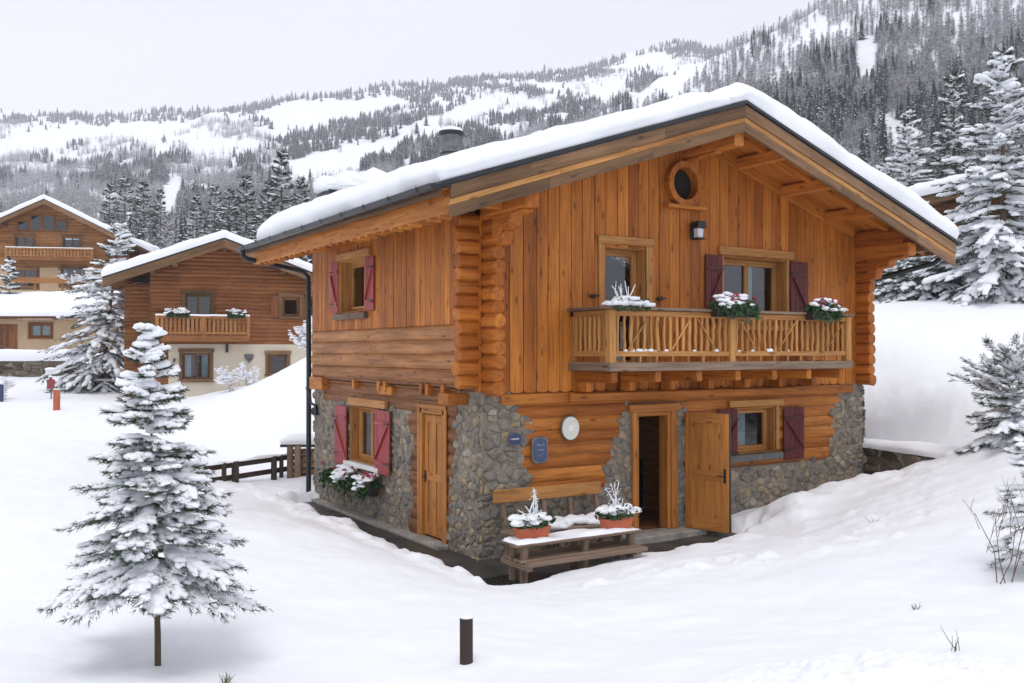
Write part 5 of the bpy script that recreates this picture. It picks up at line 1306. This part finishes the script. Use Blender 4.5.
# two-rail fence
fa = CAM + 20.5 * (FH + RIGHT * (198 - CX) / F); fb = CAM + 22.95 * (FH + RIGHT * (288 - CX) / F)
t = thing('rail_fence', (fa[0], fa[1], .2), 'dark two-rail wooden fence half sunk in snow behind the young fir', 'fence')
lp_ = lambda s, z: np.array([fa[0] + (fb[0] - fa[0]) * s, fa[1] + (fb[1] - fa[1]) * s, z])
for z_ in (.36, .64): q = MB(); q.board(lp_(0.02, z_), lp_(1, z_), .12, .05); q.build('rail', M['darkwood'], t, bevel=.01)
for s_, w_ in ((.28, .09), (.40, .14), (.84, .12), (.93, .09)): q = MB(); q.board(lp_(s_, -.1) - FH * .06, lp_(s_, .72) - FH * .06, w_, w_, up=tuple(FH)); q.build('post', M['darkwood'], t, bevel=.01)
q = MB(); us = np.linspace(0, 1, 40); nv = np.array([fb[1] - fa[1], fa[0] - fb[0], 0]); nv /= np.linalg.norm(nv)
q.grid(np.stack([np.stack([lp_(a, .702 + hh_ * (.8 + fbm(np.array([a * 9]), np.array([0]), 2, 3)[0])) + nv * v for a in us]) for v, hh_ in ((-.05, 0), (-.03, .05), (0, .07), (.03, .05), (.05, 0))], 1)); q.build('rail_snow', M['snowfine'], t)
# timber stack
Mt = basis(np.array([*(CAM + 22.6 * (FH + RIGHT * (307 - CX) / F))[:2], 0]), RIGHT, -FH); wl = (Mt @ np.array([0, 0, .2, 1]))[:3]
t = thing('timber_stack', wl, 'low stack of dark boards under snow between the rail fence and the black downpipe', 'timber stack')
q = MB(Mt)
for k in range(5): q.box(-.40, 1.0, -.6 + .02 * k, .02 + R.uniform(-.02, .05), .15 + .15 * k, .15 + .15 * k + .09, axis=0)
q.build('boards', M['brown'], t, bevel=.008)
for u in (-.38, -.20): q = MB(Mt); q.box(u - .075, u + .075, .06, .11, -.1, .98, axis=2); q.build('upright', M['grey'], t, bevel=.01)
q = MB(Mt); q.box(-.62, 1.0, -.5, .10, .93, 1.0, axis=0); q.build('cover_board', M['darkwood'], t)
us = nonuni(-.6, 1.0, 16, .2, 6); vs = nonuni(-.7, .12, 10, .2, 6); U, V_ = np.meshgrid(us, vs, indexing='ij'); g = MB(Mt); g.grid(snow_slab(np.stack([U, V_, np.full(U.shape, 1.0)], -1), .2, .2, 9)); g.build('snow_cap', M['snow'], t)
# foreground post
g = ground_at(466.5, 7.6); q = MB(); q.tube([g + np.array([0, 0, -.2]), g + np.array([0, 0, .37])], .054, 16, wob=.02); t = tag(q.build('wooden_post', M['darkwood'], origin=g), 'short dark round wooden post standing alone in the foreground snow', 'post')
q = MB(); q.blobs(ico(3, .08, 4, .9), (g + np.array([0, 0, .365]))[None], np.array([[.056, .056, .022]])); q.build('snow_cap', M['snowfine'], t, origin=g)
# marker stake, sign, guard rail, bin
g = ground_at(57, 33); q = MB(); q.box(-.11, .11, -.06, .06, -.3, .72, axis=2); o = q.build('marker_stake', M['orange_post'], origin=(0, 0, 0), bevel=.02); o.location = g; tag(o, 'orange-red snow marker stake on the white slope at left', 'stake')
q = MB(); q.box(-.10, .10, -.05, .05, .722, .76); q.build('snow_cap', M['snowfine'], o, origin=(0, 0, 0))
g = ground_at(51.5, 38); Ms = basis((g[0], g[1], g[2]), RIGHT, -FH); t = thing('sign_post', g, 'small red sign with a white snow-topped plate above it on a thin pole', 'sign')
q = MB(Ms); q.tube([(0, 0, -.3), (0, 0, 1.15)], .025, 7); q.build('pole', M['zinc'], t)
q = MB(Ms); q.prism([(-.17, .42), (.17, .42), (.15, .62), (.19, .78), (.06, .82), (.05, .90), (-.05, .90), (-.06, .82), (-.19, .78), (-.15, .62)], .03, .06); q.build('red_plate', M['redsign'], t, bevel=.01)
q = MB(Ms); q.box(-.22, .22, .03, .07, 1.02, 1.20); q.build('white_plate', M['white'], t, bevel=.01)
q = MB(Ms); q.blobs(ico(3, .1, 4, .9), np.array([[0, .04, 1.2], [0, .04, .9]]), np.array([[.25, .12, .10], [.10, .08, .07]])); q.build('snow_cap', M['snowfine'], t)
ga = CAM + 43 * (FH + RIGHT * (70 - CX) / F); gb = CAM + 43 * (FH + RIGHT * (121 - CX) / F); za = h1(ga[0], ga[1])
t = thing('guard_rail', (ga[0], ga[1], za), 'low guard rail topped with snow at the foot of the broad spruce', 'railing')
q = MB(); q.board((ga[0], ga[1], za + .42), (gb[0], gb[1], za + .45), .10, .06); q.build('rail', M['grey'], t)
for s_ in (.15, .5, .85): q = MB(); p = ga + (gb - ga) * s_; q.board((p[0], p[1], za - .3), (p[0], p[1], za + .40), .08, .08, up=tuple(FH)); q.build('post', M['darkwood'], t)
q = MB(); c = np.array([[*(ga + (gb - ga) * s_)[:2], za + .49] for s_ in np.linspace(.02, .98, 24)]); q.blobs(ICO2[1], c, np.tile([[.16, .16, .09]], (24, 1))); q.build('rail_snow', M['snowfine'], t)
g = ground_at(-1, 36); q = MB(); q.tube([g + np.array([0, 0, -.3]), g + np.array([0, 0, .62]), g + np.array([0, 0, .7])], [.17, .17, .14], 14); t = tag(q.build('litter_bin', M['blue'], origin=g), 'dark blue bin with a cap of snow cut by the left picture edge', 'bin')
q = MB(); q.blobs(ico(3, .1, 4, .9), (g + np.array([0, 0, .69]))[None], np.array([[.2, .2, .16]])); q.build('snow_cap', M['snowfine'], t, origin=g)
# rough ground breaking through at the lower right
for k, (px, D, s_) in enumerate(((812, 6.12, .045), (858, 6.06, .05))):
    g = ground_at(px, D); q = MB(); c = g + np.column_stack([R.normal(0, s_ * 1.3, 6), R.normal(0, s_ * .5, 6), R.uniform(-.05, -.01, 6)]); q.blobs(ICO2[k % 4], c, R.uniform(.4, .8, (6, 1)) * s_ * np.array([[1.2, 1, .6]]))
    tag(q.build('rock', M['rock'], origin=g), ['small dark rock peeping through the snow at the bottom edge, left one of two', 'small dark rock peeping through the snow at the bottom edge, right one of two'][k], 'rock', 'rocks breaking through the snow')
def tuft(px, D, h, n, lab, sd):
    rg = np.random.default_rng(sd); g = ground_at(px, D); q = MB()
    for _ in range(n):
        e = g + np.array([rg.normal(0, h * .35), rg.normal(0, h * .35), h * rg.uniform(.5, 1)]); b_ = g + np.array([rg.normal(0, h * .15), rg.normal(0, h * .15), -.03]); q.tube([b_, (b_ + e) / 2 + rg.normal(0, h * .04, 3), e], [.0035, .003, .0015], 4)
    tag(q.build('grass_tuft', M['grassdry'], origin=g), lab, 'grass tuft', 'dry stalks in the snow')
tuft(955, 6.7, .16, 6, 'few dry stalks poking up right of the rocks at lower right', 1); tuft(228, 7.1, .08, 14, 'short dry tuft at the bottom edge right of the young fir trunk', 2); tuft(872, 13.2, .10, 4, 'tiny dark stalks on the snow below the right stone wall', 3); tuft(915, 8.3, .06, 8, 'small dark weed on the open snow left of the leafless shrub', 4)

HAZE = 0.0003
# ------------------------------------------------------------------ forest
def fir_t(seed, n, w):
    rg = np.random.default_rng(seed); V = []; Fc = []; T = []
    def ring(z0, z1, r, k):
        b = len(V); V.append((0, 0, z1)); T.append(.15)
        for j in range(k): a = 6.283 * j / k; V.append((r * math.cos(a), r * math.sin(a), z0)); T.append(.0)
        for j in range(k): Fc.append((b, b + 1 + j, b + 1 + (j + 1) % k))
    ring(.05, .55, .095, 5); ring(.4, 1.0, .06, 5)
    for i in range(n):
        z = .06 + .92 * (i + rg.random()) / n; a = i * 2.4 + rg.uniform(-.5, .5); r = (.185 * (1 - z) ** .75 + .012) * rg.uniform(.65, 1.3)
        d = np.array([math.cos(a), math.sin(a), 0]); s_ = np.array([-d[1], d[0], 0]); dz = -.05 * rg.uniform(.2, 1.6); ww = w * (1.05 - .7 * z) * rg.uniform(.7, 1.2)
        b = len(V); V.extend([np.array([0, 0, z]) + d * .01, np.array([0, 0, z + dz * .5]) + d * r * .6 + s_ * ww, np.array([0, 0, z + dz]) + d * r, np.array([0, 0, z + dz * .5]) + d * r * .6 - s_ * ww]); T.extend([.3, .8, 1, .8])
        Fc.append((b, b + 1, b + 2)); Fc.append((b, b + 2, b + 3))
    return np.array(V, float), np.array(Fc), np.array(T)
def larch_t(seed, n):
    rg = np.random.default_rng(seed); V = []; Fc = []
    def tri(p, e, w_):
        d = np.cross(e - p, rg.normal(0, 1, 3)); d = d / (np.linalg.norm(d) + 1e-9) * w_; b = len(V); V.extend([p - d, p + d, e]); Fc.append((b, b + 1, b + 2))
    for _ in range(2): tri(np.array([0, 0, 0.]), np.array([0, 0, 1.0]), .012)
    for _ in range(n):
        z = rg.uniform(.12, .95); a = rg.uniform(0, 6.283); r = .17 * (1 - z) ** .7 + .02; p = np.array([0, 0, z]); tri(p, p + np.array([r * math.cos(a), r * math.sin(a), rg.uniform(.0, .09)]) * rg.uniform(.6, 1.2), .0075)
    V = np.array(V); return V, np.array(Fc), rg.random(len(V))
TF = [[fir_t(k, 95, .034) for k in range(5)], [fir_t(k + 9, 26, .06) for k in range(3)]]
TL = [[larch_t(k, 190) for k in range(5)], [larch_t(k + 9, 50) for k in range(3)]]
rg = np.random.default_rng(77)
def ell(px, py, cx_, cy_, rx, ry, rot=0.0):
    c_, s_ = math.cos(rot), math.sin(rot); dx = px - cx_; dy = py - cy_; u = (dx * c_ + dy * s_) / rx; v = (-dx * s_ + dy * c_) / ry; return u * u + v * v < 1
def scatter(n, px0, px1, d0, d1):
    px = rg.uniform(px0, px1, n); D = np.exp(rg.uniform(math.log(d0), math.log(d1), n))
    X = CAM[0] + D * (FH[0] + RIGHT[0] * (px - CX) / F); Y = CAM[1] + D * (FH[1] + RIGHT[1] * (px - CX) / F); Z = H(X, Y)
    return px, D, X, Y, Z, HOR - (Z - CAM[2]) / D * F
S = []
# far mountain and the lower left slopes
px, D, X, Y, Z, py = scatter(62000, -120, 800, 330, 1480)
m = fbm(px * .013, py * .045 - px * .009, 4, 41); m2 = fbm(px * .05, py * .12, 3, 43)
low = sstep(140, 190, py + fbm(px * .02, py * .02, 2, 8) * 40)
m3 = fbm(px * .16, py * .5, 2, 47)
dens = (m * .9 + .6 * m2 + .45 * m3 + low * .42 + sstep(1150, 1400, D) * .18 > .0)
for e in ((335, 108, 75, 13, -.06), (470, 112, 30, 10, -.3), (150, 122, 42, 8, -.1), (40, 140, 60, 9, -.15), (250, 160, 60, 9, -.35), (350, 160, 70, 10, -.35), (170, 200, 9, 36, .2), (640, 62, 36, 7, -.2)): dens &= ~ell(px, py, *e)
dens &= ~(np.abs(fbm(px * .010 + py * .022, py * .03 - px * .004, 3, 93)) < .045)
dens &= ~((px > 480) & (D < 560))
dens |= ell(px, py, 335, 136, 105, 12, -.27) & (m3 + .4 * m2 > -.22)
dens |= ell(px, py, 120, 175, 150, 12, -.12) & (m3 > -.18)
larch = (m2 + .6 * low + fbm(px * .02, py * .05, 2, 51) + .5 * m3 > .06) & (D < 1250)
hh = np.where(larch, rg.uniform(6, 9, len(px)), rg.uniform(5, 10, len(px)))
S += [(X[i], Y[i], Z[i], hh[i], int(larch[i]), D[i]) for i in np.where(dens)[0]]
px, D, X, Y, Z, py = scatter(1500, -120, 720, 1350, 1500)
dens = fbm(px * .02, D * .006, 3, 97) > -.12; hh = rg.uniform(6, 13, len(px)) * (1 + .5 * fbm(px * .05, D * 0, 2, 99))
S += [(X[i], Y[i], Z[i], hh[i], 0, D[i]) for i in np.where(dens)[0]]
# wooded hillside on the right
px, D, X, Y, Z, py = scatter(15000, 470, 1180, 70, 470)
m = fbm(px * .012, py * .03 - px * .012, 3, 61); m2 = fbm(px * .03, py * .06, 3, 63)
dens = m + .5 * m2 > -.27
for e in ((885, 185, 50, 10, -.55), (776, 85, 22, 6, -.4), (816, 39, 40, 7, -.42), (868, 66, 11, 30, .15), (896, 142, 18, 20, .2), (930, 215, 50, 22, -.3), (960, 20, 40, 6, -.3)): dens &= ~ell(px, py, *e)
dens &= ~((px > 880) & (D < 80))
larch = (fbm(px * .018, py * .03, 3, 71) + .5 * fbm(px * .08, py * .12, 2, 73) + .22 > -.02)
hh = np.where(larch, rg.uniform(6, 10, len(px)), rg.uniform(5, 11, len(px))) * np.where(D < 140, .85, 1) * (1 - .35 * sstep(300, 400, D))
S += [(X[i], Y[i], Z[i], hh[i], int(larch[i]), D[i]) for i in np.where(dens)[0]]
# firs behind the left chalets
px, D, X, Y, Z, py = scatter(900, 95, 520, 95, 330)
dens = (fbm(px * .03, D * .012, 3, 81) > -.10) & ~ell(px, py, 170, 215, 10, 40, .2)
larch = rg.random(len(px)) < .35; hh = rg.uniform(7, 13, len(px)) * np.where(D < 130, .8, 1)
S += [(X[i], Y[i], Z[i], hh[i], int(larch[i]), D[i]) for i in np.where(dens)[0]]
S = np.array(S); size = S[:, 3] / S[:, 5]
pxs = CX + F * ((S[:, 0] - CAM[0]) * RIGHT[0] + (S[:, 1] - CAM[1]) * RIGHT[1]) / S[:, 5]
inview = (pxs > -10) & (pxs < 1035)
for kind, nm, lab, mt, tn in ((0, 'fir', 'snow-dusted dark fir among its like on the slopes behind the chalets', 'fir', TF), (1, 'larch', 'bare grey larch among its like on the slopes behind the chalets', 'larch', TL)):
    idx = np.where((S[:, 4] == kind))[0]; order = idx[np.argsort(-(size[idx] * inview[idx]))]; near = order[:290]; rest = order[290:]
    protos = []
    for k, (V, Fc, T) in enumerate(tn[0]):
        q = MB(); q.add(V, Fc, 0, None, T); me_o = q.build(nm + '_tree', M[mt], origin=(0, 0, 0)); protos.append(me_o)
    for j, i in enumerate(near):
        src = protos[j % len(protos)]; o = src if j < len(protos) else src.copy()
        if j >= len(protos): COL.objects.link(o)
        o.location = (S[i, 0], S[i, 1], S[i, 2] - .3); s_ = S[i, 3]; w_ = R.uniform(1.0, 1.55); o.scale = (s_ * w_, s_ * w_, s_); o.rotation_euler = (0, 0, R.uniform(0, 6.28))
        tag(o, lab, 'tree', nm + 's on the slopes')
    q = MB()
    for lod in (0, 1):
        sel = rest[(S[rest, 5] < 420) if lod == 0 else (S[rest, 5] >= 420)]
        for k, (V, Fc, T) in enumerate(tn[lod]):
            ii = sel[k::len(tn[lod])]
            if not len(ii): continue
            a = R.uniform(0, 6.28, len(ii)); s_ = S[ii, 3]; w_ = s_ * R.uniform(1.0, 1.6, len(ii)) * (1.4 if lod else 1)
            VV = np.stack([(V[None, :, 0] * np.cos(a)[:, None] - V[None, :, 1] * np.sin(a)[:, None]) * w_[:, None] + S[ii, 0][:, None], (V[None, :, 0] * np.sin(a)[:, None] + V[None, :, 1] * np.cos(a)[:, None]) * w_[:, None] + S[ii, 1][:, None], V[None, :, 2] * s_[:, None] + S[ii, 2][:, None] - .3], -1)
            FF = (Fc[None] + (np.arange(len(ii)) * len(V))[:, None, None]).reshape(-1, 3)
            q.add(VV.reshape(-1, 3), FF, 0, None, np.clip(T[None] * .5 + R.uniform(0, .6, (len(ii), 1)), 0, 1).ravel())
    o = q.build(nm + '_forest', M[mt], origin=(0, 0, 0)); o['kind'] = 'stuff'; o['label'] = ('far dark fir woods' if kind == 0 else 'far grey larch woods') + ' spread over the snowy mountain slopes'; o['category'] = 'forest'
print('FOREST', len(S))

# ------------------------------------------------------------------ the cold air
gz = np.array([v.co[2] for v in bpy.data.objects['snow_ground'].data.vertices])
print('GROUND z', gz.min(), gz.max())
hb = MB(); hb.box(-2600, 2600, -2600, 2600, gz.min() - 1, gz.max() + 30); o = hb.build('haze', [], origin=(0, 0, 0)); o['kind'] = 'stuff'; o['label'] = 'pale winter haze filling the valley air'; o['category'] = 'haze'
m = bpy.data.materials.new('haze_air'); m.use_nodes = True; nt = m.node_tree; nt.nodes.remove(nt.nodes['Principled BSDF'])
pv_ = nt.nodes.new('ShaderNodeVolumePrincipled'); pv_.inputs['Color'].default_value = (.93, .95, 1, 1); pv_.inputs['Density'].default_value = HAZE; nt.links.new(pv_.outputs[0], nt.nodes['Material Output'].inputs['Volume'])
o.data.materials.append(m)

# ------------------------------------------------------------------ light, sky, camera
w = bpy.data.worlds.new('World'); scene.world = w; w.use_nodes = True
nt = w.node_tree; bg = nt.nodes['Background']
SUN_EL, SUN_AZ = rad(64), rad(215)
sky = nt.nodes.new('ShaderNodeTexSky'); sky.sky_type = 'NISHITA'; sky.sun_disc = False; sky.sun_elevation = SUN_EL; sky.sun_rotation = SUN_AZ
sky.air_density = 1.0; sky.dust_density = 4.0
tc = nt.nodes.new('ShaderNodeTexCoord'); nz = N(nt, 'ShaderNodeTexNoise', Scale=1.4, Detail=4.0); nt.links.new(mapping(nt, tc.outputs['Generated'], (1, 1, 2.2)), nz.inputs['Vector'])
cl = ramp(nt, nz.outputs[0], [(0.3, (8.3, 8.5, 9.5)), (0.7, (10.1, 10.15, 10.5))])      # the cloud deck, in the sky texture's units
nt.links.new(mixc(nt, 0.93, sky.outputs[0], cl.outputs[0]), bg.inputs['Color']); bg.inputs['Strength'].default_value = 0.091
sl = bpy.data.lights.new('sun', 'SUN'); sl.energy = 1.25; sl.angle = rad(25); sl.color = (1, .99, .975)
so = bpy.data.objects.new('sun', sl); COL.objects.link(so)
sd_ = np.array([math.sin(SUN_AZ) * math.cos(SUN_EL), math.cos(SUN_AZ) * math.cos(SUN_EL), math.sin(SUN_EL)])
so.rotation_euler = Vector(sd_).to_track_quat('Z', 'Y').to_euler(); so.location = (0, -20, 40)
cam = bpy.data.cameras.new('camera'); cam.sensor_width = 36; cam.lens = F / 1024 * 36; cam.clip_end = 9000; cam.clip_start = .1
co = bpy.data.objects.new('camera', cam); COL.objects.link(co)
co.matrix_world = Matrix(((RIGHT[0], CUP[0], -FWD[0], CAM[0]), (RIGHT[1], CUP[1], -FWD[1], CAM[1]), (RIGHT[2], CUP[2], -FWD[2], CAM[2]), (0, 0, 0, 1)))
scene.camera = co
scene.view_settings.view_transform = 'Standard'; scene.view_settings.look = 'None'; scene.view_settings.exposure = 0.13; scene.view_settings.gamma = 1.0
scene.view_settings.use_curve_mapping = False
cy = scene.cycles; cy.max_bounces = 8; cy.diffuse_bounces = 4; cy.glossy_bounces = 4; cy.transmission_bounces = 6; cy.transparent_max_bounces = 10
cy.volume_bounces = 2
cy.use_denoising = True; cy.sample_clamp_indirect = 6.0
